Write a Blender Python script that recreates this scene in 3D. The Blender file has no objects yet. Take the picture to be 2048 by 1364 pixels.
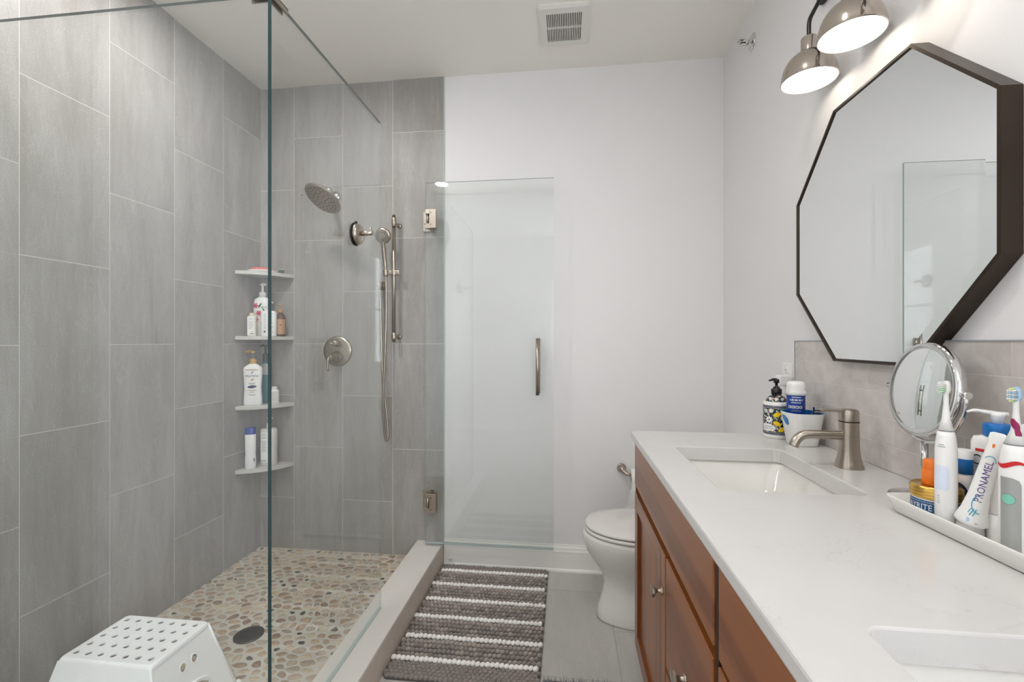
import bpy, bmesh, math, random
from mathutils import Vector, Matrix
random.seed(7)
PI = math.pi
S = bpy.context.scene
C = S.collection
D = bpy.data

# ------------------------------------------------------------------ camera, world, exposure
cam_d = D.cameras.new('camera'); cam = D.objects.new('camera', cam_d); C.objects.link(cam)
cam.location = (0, 0, 1.2525)
cam.rotation_euler = (PI/2, 0, math.atan(108/910))
cam_d.sensor_width = 36; cam_d.lens = 910/2048*36; cam_d.shift_y = 1/2048
cam_d.clip_start = 0.02
S.camera = cam
w = D.worlds.new('world'); S.world = w; w.use_nodes = True
w.node_tree.nodes['Background'].inputs[0].default_value = (0.8, 0.85, 0.9, 1)
w.node_tree.nodes['Background'].inputs[1].default_value = 0.3
S.view_settings.view_transform = 'Standard'; S.view_settings.look = 'None'
S.view_settings.gamma = 1; S.view_settings.use_curve_mapping = False
S.view_settings.exposure = 0.46
CAN_POWER = 150.0      # recessed ceiling lights, emission strength
FILL_WINDOW_POWER = 10.0    # emission of the unseen fill window added behind the camera
BULB_POWER = 7.5     # vanity bulbs
S.cycles.transparent_max_bounces = 24
S.cycles.max_bounces = 14
S.cycles.diffuse_bounces = 8
S.cycles.glossy_bounces = 8

# ------------------------------------------------------------------ room dimensions (metres)
LX, RX, BY, RY, H = -1.793, 0.82, 2.5, -1.6, 2.742
CT = 0.925            # counter top
SF = 0.04             # shower floor
GX = -0.777           # glass side panel plane
PY = 1.123            # glass front pane plane

# ------------------------------------------------------------------ colour and material helpers
def lin(c):
    c /= 255.0
    return c/12.92 if c <= 0.04045 else ((c+0.055)/1.055)**2.4
def rgb(r, g, b): return (lin(r), lin(g), lin(b), 1)
class NT:
    def __init__(s, name):
        s.m = D.materials.new(name); s.m.use_nodes = True
        s.t = s.m.node_tree; s.b = s.t.nodes['Principled BSDF']
        s.o = s.t.nodes['Material Output']
    def n(s, typ, **kw):
        x = s.t.nodes.new(typ)
        for k, v in kw.items(): setattr(x, k, v)
        return x
    def l(s, a, b): s.t.links.new(a, b)
    def mix(s, fac, a, b, typ='MIX'):
        x = s.n('ShaderNodeMix', data_type='RGBA', blend_type=typ)
        for i, v in ((0, fac), (6, a), (7, b)):
            if hasattr(v, 'is_linked') or hasattr(v, 'links'): s.l(v, x.inputs[i])
            else: x.inputs[i].default_value = v
        return x.outputs[2]
    def noise(s, vec, scale, detail=4, rough=0.5, dist=0):
        x = s.n('ShaderNodeTexNoise'); x.inputs['Scale'].default_value = scale
        x.inputs['Detail'].default_value = detail; x.inputs['Roughness'].default_value = rough
        x.inputs['Distortion'].default_value = dist
        if vec is not None: s.l(vec, x.inputs['Vector'])
        return x.outputs['Fac']
    def ramp(s, fac, stops):
        x = s.n('ShaderNodeValToRGB'); e = x.color_ramp.elements
        while len(e) < len(stops): e.new(0.5)
        for el, (p, c) in zip(e, stops): el.position = p; el.color = c
        s.l(fac, x.inputs[0]); return x.outputs[0]
    def obj(s): return s.n('ShaderNodeTexCoord').outputs['Object']
    def uv(s): return s.n('ShaderNodeTexCoord').outputs['UV']
    def mapping(s, vec, scale=(1, 1, 1), loc=(0, 0, 0), rot=(0, 0, 0)):
        x = s.n('ShaderNodeMapping'); s.l(vec, x.inputs[0])
        x.inputs['Location'].default_value = loc; x.inputs['Rotation'].default_value = rot
        x.inputs['Scale'].default_value = scale; return x.outputs[0]
    def bump(s, h, strength, dist=0.001):
        x = s.n('ShaderNodeBump'); x.inputs['Strength'].default_value = strength
        x.inputs['Distance'].default_value = dist; s.l(h, x.inputs['Height'])
        s.l(x.outputs[0], s.b.inputs['Normal']); return x
def setp(b, col=None, rough=None, metal=None, spec=None, coat=None, trans=None, ior=None, emis=None, es=None, aniso=None):
    for k, v in (('Base Color', col), ('Roughness', rough), ('Metallic', metal), ('Specular IOR Level', spec),
                 ('Coat Weight', coat), ('Transmission Weight', trans), ('IOR', ior), ('Emission Color', emis),
                 ('Emission Strength', es), ('Anisotropic', aniso)):
        if v is not None: b.inputs[k].default_value = v
def plain(name, col, rough=0.4, metal=0.0, vary=0.06, scale=30, **kw):
    q = NT(name); setp(q.b, rough=rough, metal=metal, **kw)
    n = q.noise(q.obj(), scale, 3)
    d = tuple(c*(1-vary) for c in col[:3])+(1,)
    q.l(q.mix(n, col, d), q.b.inputs['Base Color'])
    return q.m
M = {}
M['wall'] = None
def wall_paint(name, col):
    q = NT(name); setp(q.b, rough=0.55, spec=0.3)
    o = q.obj(); n = q.noise(o, 3, 3)
    q.l(q.mix(n, col, tuple(c*0.97 for c in col[:3])+(1,)), q.b.inputs['Base Color'])
    q.bump(q.noise(o, 160, 4, 0.6), 0.12, 0.002); return q.m
M['wall'] = wall_paint('white_paint', rgb(231, 229, 229))
M['ceil'] = wall_paint('ceiling_paint', rgb(241, 238, 232))
M['trim'] = plain('trim_paint', rgb(238, 236, 232), 0.3, vary=0.02)

def tile_mat(name, sx, ox, oy, c1, c2, grout, bw=0.6, rh=0.3, mortar=0.0012, vein=True):
    """running-bond tile from UV in metres: u along the long side, v across the courses"""
    q = NT(name); uv = q.uv()
    mp = q.mapping(uv, loc=(ox, oy, 0))
    b = q.n('ShaderNodeTexBrick', offset=0.5, offset_frequency=2)
    q.l(mp, b.inputs['Vector'])
    b.inputs['Color1'].default_value = (0, 0, 0, 1); b.inputs['Color2'].default_value = (1, 1, 1, 1)
    b.inputs['Mortar'].default_value = (0.5, 0.5, 0.5, 1)
    b.inputs['Scale'].default_value = 1; b.inputs['Mortar Size'].default_value = mortar
    b.inputs['Mortar Smooth'].default_value = 0.1; b.inputs['Bias'].default_value = 0
    b.inputs['Brick Width'].default_value = bw; b.inputs['Row Height'].default_value = rh
    # streaky stone: noise stretched along u, shifted per tile
    sh = q.n('ShaderNodeVectorMath', operation='MULTIPLY_ADD')
    q.l(b.outputs['Color'], sh.inputs[0]); sh.inputs[1].default_value = (7, 5, 3); q.l(uv, sh.inputs[2])
    st = q.mapping(sh.outputs[0], scale=(1.0, 6.0, 1), rot=(0, 0, 0.10))
    n1 = q.noise(st, 1.5, 7, 0.68, 0.35)
    n2 = q.noise(uv, 230, 3, 0.7)
    n3 = q.noise(uv, 2.0, 3, 0.5)
    f1 = q.ramp(n1, [(0.32, (0, 0, 0, 1)), (0.68, (1, 1, 1, 1))])
    col = q.mix(f1, c1, c2)
    col = q.mix(q.ramp(n3, [(0.35, (0, 0, 0, 1)), (0.7, (0.35, 0.35, 0.35, 1))]), col, tuple(c*0.80 for c in c1[:3])+(1,))
    if vein:
        vn = q.noise(q.mapping(sh.outputs[0], scale=(0.8, 3.2, 1), rot=(0, 0, 0.22)), 3.2, 7, 0.6, 1.6)
        vr = q.ramp(vn, [(0.488, (0, 0, 0, 1)), (0.5, (0.16, 0.16, 0.16, 1)), (0.512, (0, 0, 0, 1))])
        col = q.mix(vr, col, tuple(min(1, c*1.5) for c in c2[:3])+(1,))
    col = q.mix(q.ramp(n2, [(0.35, (0.3, 0.3, 0.3, 1)), (0.6, (0, 0, 0, 1))]), col, tuple(c*0.55 for c in c1[:3])+(1,))
    tone = q.mix(b.outputs['Color'], (0.93, 0.93, 0.93, 1), (1.05, 1.05, 1.05, 1))
    col = q.mix(1.0, col, tone, 'MULTIPLY')
    col = q.mix(b.outputs['Fac'], col, grout)
    q.l(col, q.b.inputs['Base Color'])
    setp(q.b, rough=0.42, spec=0.35)
    inv = q.n('ShaderNodeMath', operation='SUBTRACT'); inv.inputs[0].default_value = 1
    q.l(b.outputs['Fac'], inv.inputs[1]); q.bump(inv.outputs[0], 0.35, 0.001)
    return q.m
T1, T2 = rgb(154, 150, 145), rgb(181, 179, 176)
M['tile'] = tile_mat('grey_stone_tile', 1, 0.26, 0, T1, T2, rgb(206, 203, 199))
M['floortile'] = tile_mat('grey_floor_tile', 1, 0, 0, rgb(186, 182, 177), rgb(202, 198, 194), rgb(150, 145, 139))
M['curb'] = plain('pale_quartz_curb', rgb(218, 213, 207), 0.3, vary=0.05, scale=12)
M['curbside'] = plain('curb_side_tile', rgb(206, 194, 182), 0.45, vary=0.2, scale=14)

def backsplash():
    q = NT('glossy_handmade_tile'); uv = q.uv()
    b = q.n('ShaderNodeTexBrick', offset=0.5, offset_frequency=2); q.l(uv, b.inputs['Vector'])
    b.inputs['Color1'].default_value = (0, 0, 0, 1); b.inputs['Color2'].default_value = (1, 1, 1, 1)
    b.inputs['Mortar'].default_value = (0.5, 0.5, 0.5, 1)
    b.inputs['Scale'].default_value = 1; b.inputs['Mortar Size'].default_value = 0.0013
    b.inputs['Mortar Smooth'].default_value = 0.3; b.inputs['Brick Width'].default_value = 0.2; b.inputs['Row Height'].default_value = 0.0658
    n = q.noise(uv, 14, 5, 0.6, 1.2)
    c = q.mix(q.ramp(n, [(0.35, (0, 0, 0, 1)), (0.7, (1, 1, 1, 1))]), rgb(194, 186, 181), rgb(210, 205, 201))
    c = q.mix(1.0, c, q.mix(b.outputs['Color'], (0.93, 0.93, 0.94, 1), (1.05, 1.04, 1.03, 1)), 'MULTIPLY')
    c = q.mix(b.outputs['Fac'], c, rgb(212, 207, 202)); q.l(c, q.b.inputs['Base Color'])
    setp(q.b, rough=0.16, spec=0.5)
    a = q.n('ShaderNodeMath', operation='MULTIPLY_ADD'); q.l(b.outputs['Fac'], a.inputs[0]); a.inputs[1].default_value = -0.5
    q.l(q.noise(uv, 22, 3, 0.5), a.inputs[2]); q.bump(a.outputs[0], 0.6, 0.003)
    return q.m
M['splash'] = backsplash()

def quartz():
    q = NT('white_quartz'); o = q.obj()
    v = q.noise(o, 3.4, 8, 0.62, 2.2)
    vr = q.ramp(v, [(0.488, (0, 0, 0, 1)), (0.5, (0.2, 0.2, 0.2, 1)), (0.512, (0, 0, 0, 1))])
    ms = q.ramp(q.noise(o, 5.5, 2), [(0.5, (0, 0, 0, 1)), (0.62, (1, 1, 1, 1))])
    f = q.n('ShaderNodeMath', operation='MULTIPLY'); q.l(vr, f.inputs[0]); q.l(ms, f.inputs[1])
    c = q.mix(q.noise(o, 9, 4), rgb(209, 207, 205), rgb(204, 201, 199))
    q.l(q.mix(f.outputs[0], c, rgb(165, 158, 150)), q.b.inputs['Base Color']); setp(q.b, rough=0.2, spec=0.5); return q.m
M['quartz'] = quartz()

def wood(name, axis=2):
    q = NT(name); o = q.obj()
    sc = [22, 22, 22]; sc[axis] = 1.6
    g = q.noise(q.mapping(o, scale=tuple(sc)), 1.6, 6, 0.6, 0.6)
    sc2 = [7, 7, 7]; sc2[axis] = 0.25
    bd = q.noise(q.mapping(o, scale=tuple(sc2)), 1.4, 1, 0.4)
    c = q.mix(q.ramp(g, [(0.3, (0, 0, 0, 1)), (0.75, (1, 1, 1, 1))]), rgb(100, 50, 20), rgb(132, 74, 33))
    c = q.mix(q.ramp(bd, [(0.42, (0, 0, 0, 1)), (0.52, (0.55, 0.55, 0.55, 1))]), c, rgb(154, 94, 48))
    q.l(c, q.b.inputs['Base Color']); setp(q.b, rough=0.3, spec=0.45, coat=0.1); q.b.inputs['Coat Roughness'].default_value = 0.2
    return q.m
M['wood'] = wood('cherry_wood_vertical', 2); M['woodh'] = wood('cherry_wood_horizontal', 1)
M['dark'] = plain('dark_gap', rgb(42, 22, 12), 0.6)
M['porc'] = plain('white_porcelain', rgb(224, 221, 216), 0.1, vary=0.01, coat=0.4)
M['ceramic'] = plain('tray_ceramic', rgb(232, 230, 226), 0.22, vary=0.02)
def brushed(name, col, rough):
    q = NT(name); o = q.obj(); n = q.noise(q.mapping(o, scale=(4, 4, 160)), 3, 3)
    q.l(q.mix(n, col, tuple(c*0.82 for c in col[:3])+(1,)), q.b.inputs['Base Color'])
    setp(q.b, rough=rough, metal=1.0); return q.m
M['nickel'] = brushed('brushed_nickel', rgb(186, 176, 164), 0.3)
M['chrome'] = plain('polished_chrome', rgb(215, 215, 215), 0.05, 1.0, vary=0.02)
M['shade'] = plain('polished_nickel_shade', rgb(196, 186, 176), 0.12, 1.0, vary=0.03)
M['enamel'] = plain('white_enamel', rgb(250, 248, 244), 0.4, vary=0.01)
M['bronze'] = plain('dark_bronze_frame', rgb(66, 56, 48), 0.36, 0.7, vary=0.1)
M['black'] = plain('black_plastic', rgb(20, 20, 21), 0.3)
M['rubber'] = plain('black_rubber', rgb(14, 14, 14), 0.5)
M['white'] = plain('white_plastic', rgb(236, 235, 233), 0.3, vary=0.02)
M['stool'] = plain('stool_plastic', rgb(250, 250, 250), 0.35, vary=0.02)
M['offwhite'] = plain('offwhite_plastic', rgb(216, 213, 206), 0.35)
M['cream'] = plain('cream_plastic', rgb(222, 212, 194), 0.4)
M['blue'] = plain('blue_plastic', rgb(20, 112, 190), 0.3)
M['deepblue'] = plain('deep_blue_plastic', rgb(18, 62, 150), 0.3)
M['navy'] = plain('navy_print', rgb(30, 34, 74), 0.4)
M['labelblue'] = plain('blue_label', rgb(24, 84, 136), 0.4)
M['teal'] = plain('teal_liquid', rgb(30, 100, 110), 0.25)
M['tealprint'] = plain('teal_print', rgb(70, 165, 185), 0.4)
M['mint'] = plain('mint_rubber', rgb(126, 198, 176), 0.4)
M['gold'] = plain('gold_metal', rgb(214, 172, 88), 0.25, 0.9)
M['goldp'] = plain('golden_plastic', rgb(206, 164, 96), 0.3, 0.35)
M['orange'] = plain('orange_plastic', rgb(238, 122, 34), 0.35)
M['amber'] = plain('brown_bottle', rgb(92, 66, 52), 0.25)
M['tan'] = plain('tan_label', rgb(186, 146, 112), 0.5)
M['red'] = plain('red_print', rgb(206, 30, 36), 0.4)
M['crimson'] = plain('crimson_print', rgb(150, 26, 84), 0.4)
M['pink'] = plain('pink_cloth', rgb(226, 128, 126), 0.8)
M['pinkp'] = plain('pink_print', rgb(206, 66, 104), 0.5)
M['green'] = plain('green_print', rgb(64, 120, 76), 0.5)
M['yellow'] = plain('lemon_yellow_print', rgb(240, 204, 20), 0.4)
M['ink'] = plain('dark_print', rgb(52, 52, 58), 0.5)
M['grey'] = plain('grey_print', rgb(150, 152, 156), 0.45)
M['silver'] = plain('silver_plastic', rgb(168, 170, 166), 0.3, 0.3)
M['purple'] = plain('purple_print', rgb(98, 70, 138), 0.5)
M['bristle'] = plain('pale_green_bristle', rgb(206, 232, 206), 0.6)
M['bristleb'] = plain('pale_blue_bristle', rgb(176, 206, 232), 0.6)
M['paleblue'] = plain('pale_blue_print', rgb(216, 224, 240), 0.4)
M['bristley'] = plain('pale_yellow_bristle', rgb(214, 232, 132), 0.6)
M['paper'] = plain('toilet_paper', rgb(238, 236, 232), 0.9, vary=0.05, scale=120)
M['shelf'] = plain('shelf_stone', rgb(200, 198, 193), 0.35, vary=0.06, scale=20)
M['drain'] = plain('dark_drain_metal', rgb(84, 83, 80), 0.4, 0.8)
M['void'] = plain('vent_void', rgb(26, 22, 20), 0.9)
M['ventp'] = plain('vent_plastic', rgb(228, 225, 220), 0.4, vary=0.02)

def glass():
    q = NT('clear_shower_glass'); q.t.nodes.remove(q.b)
    tr = q.n('ShaderNodeBsdfTransparent'); tr.inputs[0].default_value = (0.972, 0.982, 0.978, 1)
    gl = q.n('ShaderNodeBsdfGlossy'); gl.inputs['Roughness'].default_value = 0.0
    lw = q.n('ShaderNodeLayerWeight'); lw.inputs['Blend'].default_value = 0.5
    p = q.n('ShaderNodeMath', operation='POWER'); q.l(lw.outputs['Facing'], p.inputs[0]); p.inputs[1].default_value = 5
    a = q.n('ShaderNodeMath', operation='MULTIPLY_ADD'); q.l(p.outputs[0], a.inputs[0]); a.inputs[1].default_value = 0.95; a.inputs[2].default_value = 0.058
    mx = q.n('ShaderNodeMixShader'); q.l(a.outputs[0], mx.inputs[0]); q.l(tr.outputs[0], mx.inputs[1]); q.l(gl.outputs[0], mx.inputs[2])
    q.l(mx.outputs[0], q.o.inputs['Surface']); return q.m
M['glass'] = glass()
M['glassedge'] = plain('glass_cut_edge', rgb(14, 46, 46), 0.12, vary=0.02)
M['edgegrey'] = plain('glass_top_edge', rgb(120, 128, 125), 0.2, vary=0.02)
M['edgelight'] = plain('glass_edge_seal', rgb(176, 190, 186), 0.25, vary=0.02)
def clearp(name, col):
    q = NT(name); q.t.nodes.remove(q.b)
    tr = q.n('ShaderNodeBsdfTransparent'); tr.inputs[0].default_value = col
    gl = q.n('ShaderNodeBsdfGlossy'); gl.inputs['Roughness'].default_value = 0.05
    lw = q.n('ShaderNodeLayerWeight'); lw.inputs['Blend'].default_value = 0.35
    mx = q.n('ShaderNodeMixShader'); q.l(lw.outputs['Facing'], mx.inputs[0]); q.l(tr.outputs[0], mx.inputs[1]); q.l(gl.outputs[0], mx.inputs[2])
    q.l(mx.outputs[0], q.o.inputs['Surface']); return q.m
M['clear'] = clearp('clear_plastic', (0.85, 0.88, 0.88, 1))
def mirror():
    q = NT('silvered_mirror'); setp(q.b, col=(0.86, 0.88, 0.88, 1), rough=0.0, metal=1.0); return q.m
M['mirror'] = mirror()
def emis(name, col, st):
    q = NT(name); setp(q.b, col=(0.9, 0.9, 0.9, 1), rough=0.5, emis=col, es=st); return q.m
M['can'] = emis('lamp_lens', (1, 0.982, 0.965, 1), CAN_POWER)
M['fill_pane'] = emis('added_window_glow', (0.86, 0.94, 1, 1), FILL_WINDOW_POWER)  # glowing pane of the added window, brightens the room
M['bulb'] = emis('lit_bulb', (1, 0.90, 0.79, 1), BULB_POWER)
def pebble():
    q = NT('river_pebble'); a = q.n('ShaderNodeAttribute'); a.attribute_name = 'stone'
    n = q.noise(q.obj(), 60, 4)
    q.l(q.mix(q.ramp(n, [(0.3, (0, 0, 0, 1)), (0.8, (0.35, 0.35, 0.35, 1))]), a.outputs['Color'], rgb(214, 200, 180)), q.b.inputs['Base Color'])
    setp(q.b, rough=0.35); return q.m
M['pebble'] = pebble()
M['grout'] = plain('pebble_grout', rgb(206, 201, 190), 0.6, vary=0.12, scale=40)
def fabric(name, col):
    q = NT(name); n = q.noise(q.obj(), 420, 3, 0.7)
    q.l(q.mix(n, tuple(c*1.2 for c in col[:3])+(1,), tuple(c*0.6 for c in col[:3])+(1,)), q.b.inputs['Base Color'])
    setp(q.b, rough=0.95, spec=0.1); q.b.inputs['Sheen Weight'].default_value = 0.4; q.bump(n, 0.4, 0.001); return q.m
M['pile'] = fabric('grey_chenille', rgb(142, 133, 128)); M['pilew'] = fabric('white_chenille', rgb(252, 248, 244))
M['pilet'] = fabric('taupe_chenille', rgb(166, 156, 148)); M['backing'] = fabric('rug_backing', rgb(90, 86, 82))
M['shag'] = fabric('grey_shag', rgb(150, 150, 156))
def lemon_label():
    q = NT('floral_label_ground'); v = q.n('ShaderNodeTexVoronoi'); q.l(q.obj(), v.inputs['Vector']); v.inputs['Scale'].default_value = 210
    sp = q.n('ShaderNodeSeparateColor'); q.l(v.outputs['Color'], sp.inputs[0])
    c = q.ramp(sp.outputs[0], [(0.0, rgb(30, 30, 44)), (0.36, rgb(62, 84, 50)), (0.5, rgb(36, 36, 50)), (0.66, rgb(176, 110, 60)), (0.76, rgb(208, 208, 205)), (0.9, rgb(80, 92, 130))])
    c.node.color_ramp.interpolation = 'CONSTANT'
    q.l(c, q.b.inputs['Base Color']); setp(q.b, rough=0.2); return q.m
M['floral'] = lemon_label()

# ------------------------------------------------------------------ mesh helpers
class MB:
    def __init__(s): s.v = []; s.f = []; s.mi = []; s.sm = []; s.mats = []; s.uv = {}
    def mat(s, m):
        if m not in s.mats: s.mats.append(m)
        return s.mats.index(m)
    def add(s, vs, fs, m, smooth=False):
        o = len(s.v); k = s.mat(m)
        s.v += [Vector(p) for p in vs]
        for f in fs: s.f.append([i+o for i in f]); s.mi.append(k); s.sm.append(smooth)
        return o
    def box(s, a, b, m, mt=None):
        x0, y0, z0 = a; x1, y1, z1 = b
        x0, x1 = sorted((x0, x1)); y0, y1 = sorted((y0, y1)); z0, z1 = sorted((z0, z1))
        vs = [(x0, y0, z0), (x1, y0, z0), (x1, y1, z0), (x0, y1, z0), (x0, y0, z1), (x1, y0, z1), (x1, y1, z1), (x0, y1, z1)]
        s.add(vs, [(0, 3, 2, 1), (4, 5, 6, 7), (0, 1, 5, 4), (1, 2, 6, 5), (2, 3, 7, 6), (3, 0, 4, 7)], m)
    def loft(s, loops, m, cap0=True, cap1=True, smooth=True, close=True):
        n = len(loops[0]); vs = [p for L in loops for p in L]; fs = []
        for i in range(len(loops)-1):
            for j in range(n if close else n-1):
                a = i*n+j; b = i*n+(j+1) % n; fs.append((a, b, b+n, a+n))
        s.add(vs, fs, m, smooth)
        if cap0: s.add(loops[0], [tuple(reversed(range(n)))], m)
        if cap1: s.add(loops[-1], [tuple(range(n))], m)
    def cyl(s, p0, p1, r0, m, r1=None, n=24, caps=True, smooth=True):
        p0, p1 = Vector(p0), Vector(p1); r1 = r0 if r1 is None else r1
        d = (p1-p0).normalized(); a = d.orthogonal().normalized(); b = d.cross(a)
        L = [[p+(a*math.cos(t)+b*math.sin(t))*r for t in [2*PI*k/n for k in range(n)]] for p, r in ((p0, r0), (p1, r1))]
        s.loft(L, m, caps, caps, smooth)
    def lathe(s, prof, m, c=(0, 0, 0), ax=(0, 0, 1), n=32, cap0=True, cap1=True, smooth=True):
        """prof: list of (radius, height) along axis"""
        c = Vector(c); d = Vector(ax).normalized(); a = d.orthogonal().normalized()
        if abs(d.z) > 0.999: a = Vector((1, 0, 0))
        b = d.cross(a)
        L = [[c+d*h+(a*math.cos(t)+b*math.sin(t))*max(r, 1e-5) for t in [2*PI*k/n for k in range(n)]] for r, h in prof]
        s.loft(L, m, cap0, cap1, smooth)
    def tube(s, pts, r, m, n=12, smooth=True, rib=None):
        pts = [Vector(p) for p in pts]; L = []; u = None
        for i, p in enumerate(pts):
            d = (pts[min(i+1, len(pts)-1)]-pts[max(i-1, 0)]).normalized()
            if u is None: u = d.orthogonal().normalized()
            u = (u-d*u.dot(d)).normalized(); v = d.cross(u)
            rr = r[i] if isinstance(r, (list, tuple)) else r
            if rib and i % 2: rr *= rib
            L.append([p+(u*math.cos(t)+v*math.sin(t))*rr for t in [2*PI*k/n for k in range(n)]])
        s.loft(L, m, True, True, smooth)
    def sphere(s, c, r, m, n=16, k=10, sc=(1, 1, 1)):
        c = Vector(c); L = []
        for i in range(k+1):
            a = PI*i/k; rr = max(math.sin(a), 1e-3)*r; z = -math.cos(a)*r
            L.append([c+Vector((math.cos(t)*rr*sc[0], math.sin(t)*rr*sc[1], z*sc[2])) for t in [2*PI*j/n for j in range(n)]])
        s.loft(L, m, True, True, True)
    def poly(s, pts, m): s.add(pts, [tuple(range(len(pts)))], m)
    def build(s, name, parent=None, bevel=0, seg=2, uvf=None, auto=None):
        me = D.meshes.new(name); me.from_pydata([tuple(v) for v in s.v], [], s.f)
        for m in s.mats: me.materials.append(m)
        me.polygons.foreach_set('material_index', s.mi); me.polygons.foreach_set('use_smooth', s.sm)
        bm = bmesh.new(); bm.from_mesh(me)
        bmesh.ops.remove_doubles(bm, verts=bm.verts, dist=1e-5)
        bmesh.ops.recalc_face_normals(bm, faces=bm.faces)
        if auto is not None:
            for e in bm.edges:
                if len(e.link_faces) == 2 and e.calc_face_angle(0) > auto: e.smooth = False
        bm.to_mesh(me); bm.free()
        if uvf:
            ul = me.uv_layers.new(name='UVMap')
            for p in me.polygons:
                for li in p.loop_indices:
                    ul.data[li].uv = uvf(me.vertices[me.loops[li].vertex_index].co, p.normal)
        o = D.objects.new(name, me); C.objects.link(o)
        if parent is not None: o.parent = parent
        if bevel:
            b = o.modifiers.new('bevel', 'BEVEL'); b.width = bevel; b.segments = seg; b.limit_method = 'ANGLE'; b.angle_limit = 0.7
            b.harden_normals = False
        return o
def tag(o, label=None, cat=None, group=None, kind=None):
    if label: o['label'] = label
    if cat: o['category'] = cat
    if group: o['group'] = group
    if kind: o['kind'] = kind
    return o
def thing(name, label, cat, loc=(0, 0, 0), rz=0, group=None):
    o = D.objects.new(name, None); C.objects.link(o); o.location = loc; o.rotation_euler = (0, 0, rz); o.empty_display_size = 0.05
    return tag(o, label, cat, group)
def struct(o): o['kind'] = 'structure'; return o
def copytree(o, parent=None, name=None):
    c = o.copy(); C.objects.link(c)
    if parent is not None: c.parent = parent
    for ch in [x for x in D.objects if x.parent == o and x is not c]:
        copytree(ch, c)
    return c
def bez(pts, n=10):
    """Catmull-Rom through points"""
    P = [Vector(p) for p in pts]; P = [P[0]*2-P[1]]+P+[P[-1]*2-P[-2]]; out = []
    for i in range(1, len(P)-2):
        for k in range(n):
            t = k/n; a, b, c, d = P[i-1:i+3]
            out.append(0.5*((2*b)+(c-a)*t+(2*a-5*b+4*c-d)*t*t+(3*b-a-3*c+d)*t**3))
    out.append(P[-2]); return out
def rrect(x0, x1, y0, y1, r, z, n=6):
    pts = []
    for cx, cy, a0 in ((x1-r, y1-r, 0), (x0+r, y1-r, PI/2), (x0+r, y0+r, PI), (x1-r, y0+r, 3*PI/2)):
        for k in range(n+1):
            a = a0+PI/2*k/n; pts.append((cx+r*math.cos(a), cy+r*math.sin(a), z))
    return pts
def ell(cx, cy, a, b, z, n=32, e=2.0):
    out = []
    for k in range(n):
        t = 2*PI*k/n; c, s_ = math.cos(t), math.sin(t)
        out.append((cx+a*math.copysign(abs(c)**(2/e), c), cy+b*math.copysign(abs(s_)**(2/e), s_), z))
    return out

# lettering: glyph outlines as mesh, laid on a plane or wrapped on a cylinder
def glyphs(text, size, align='CENTER'):
    cu = D.curves.new('t', 'FONT'); cu.body = text; cu.size = size; cu.align_x = align; cu.align_y = 'CENTER'; cu.resolution_u = 2
    ob = D.objects.new('t', cu); C.objects.link(ob)
    dg = bpy.context.evaluated_depsgraph_get(); dg.update()
    me = D.meshes.new_from_object(ob.evaluated_get(dg))
    vs = [tuple(v.co) for v in me.vertices]; fs = [tuple(p.vertices) for p in me.polygons]
    D.objects.remove(ob); D.curves.remove(cu); D.meshes.remove(me); return vs, fs
def plane_map(c, right, up=(0, 0, 1)):
    c, r, u = Vector(c), Vector(right).normalized(), Vector(up).normalized(); n = r.cross(u)
    return lambda x, y, o: c+r*x+u*y+n*o
def cyl_map(c, face, R, e=1.0):
    """c: axis point, face: direction towards the reader"""
    c, f = Vector(c), Vector(face).normalized(); r = Vector((0, 0, 1)).cross(f).normalized()
    return lambda x, y, o: c+(f*math.cos(x/R)+r*math.sin(x/R))*(R+o)+Vector((0, 0, y))
def put_text(mb, text, size, mp, m, x=0, y=0, off=0.0003, rot=0, sx=1):
    vs, fs = glyphs(text, size); c, s_ = math.cos(rot), math.sin(rot)
    mb.add([mp(x+(a*c*sx-b*s_), y+(a*s_*sx+b*c), off) for a, b, _ in vs], fs, m)
def put_poly(mb, pts, mp, m, off=0.0003):
    """filled outline laid on a curved surface as a few rings around its middle"""
    ex = max(a for a, b in pts)-min(a for a, b in pts)
    if ex < 0.0045: mb.poly([mp(a, b, off) for a, b in pts], m); return
    if ex > 0.014 and len(pts) < 12:
        pts = [(pts[i][0]+(pts[(i+1) % len(pts)][0]-pts[i][0])*k/4, pts[i][1]+(pts[(i+1) % len(pts)][1]-pts[i][1])*k/4) for i in range(len(pts)) for k in range(4)]
    cx = sum(a for a, b in pts)/len(pts); cy = sum(b for a, b in pts)/len(pts); n = len(pts); vs = []; fs = []
    for k in (1.0, 0.66, 0.33): vs += [mp(cx+(a-cx)*k, cy+(b-cy)*k, off) for a, b in pts]
    vs.append(mp(cx, cy, off))
    for g in range(2):
        for i in range(n): fs.append((g*n+i, g*n+(i+1) % n, (g+1)*n+(i+1) % n, (g+1)*n+i))
    for i in range(n): fs.append((2*n+i, 2*n+(i+1) % n, 3*n))
    mb.add(vs, fs, m)
def put_strip(mb, x0, x1, y0, y1, mp, m, off=0.0003, n=10):
    vs = []; fs = []
    for i in range(n+1):
        x = x0+(x1-x0)*i/n; vs += [mp(x, y0, off), mp(x, y1, off)]
    for i in range(n): fs.append((2*i, 2*i+2, 2*i+3, 2*i+1))
    mb.add(vs, fs, m, True)
def oval(cx, cy, a, b, rot=0, n=16, tip=0):
    out = []
    for k in range(n):
        t = 2*PI*k/n; x, y = a*math.cos(t), b*math.sin(t)
        if tip and abs(math.cos(t)) > 0.95: x *= 1+tip
        out.append((cx+x*math.cos(rot)-y*math.sin(rot), cy+x*math.sin(rot)+y*math.cos(rot)))
    return out

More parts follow.
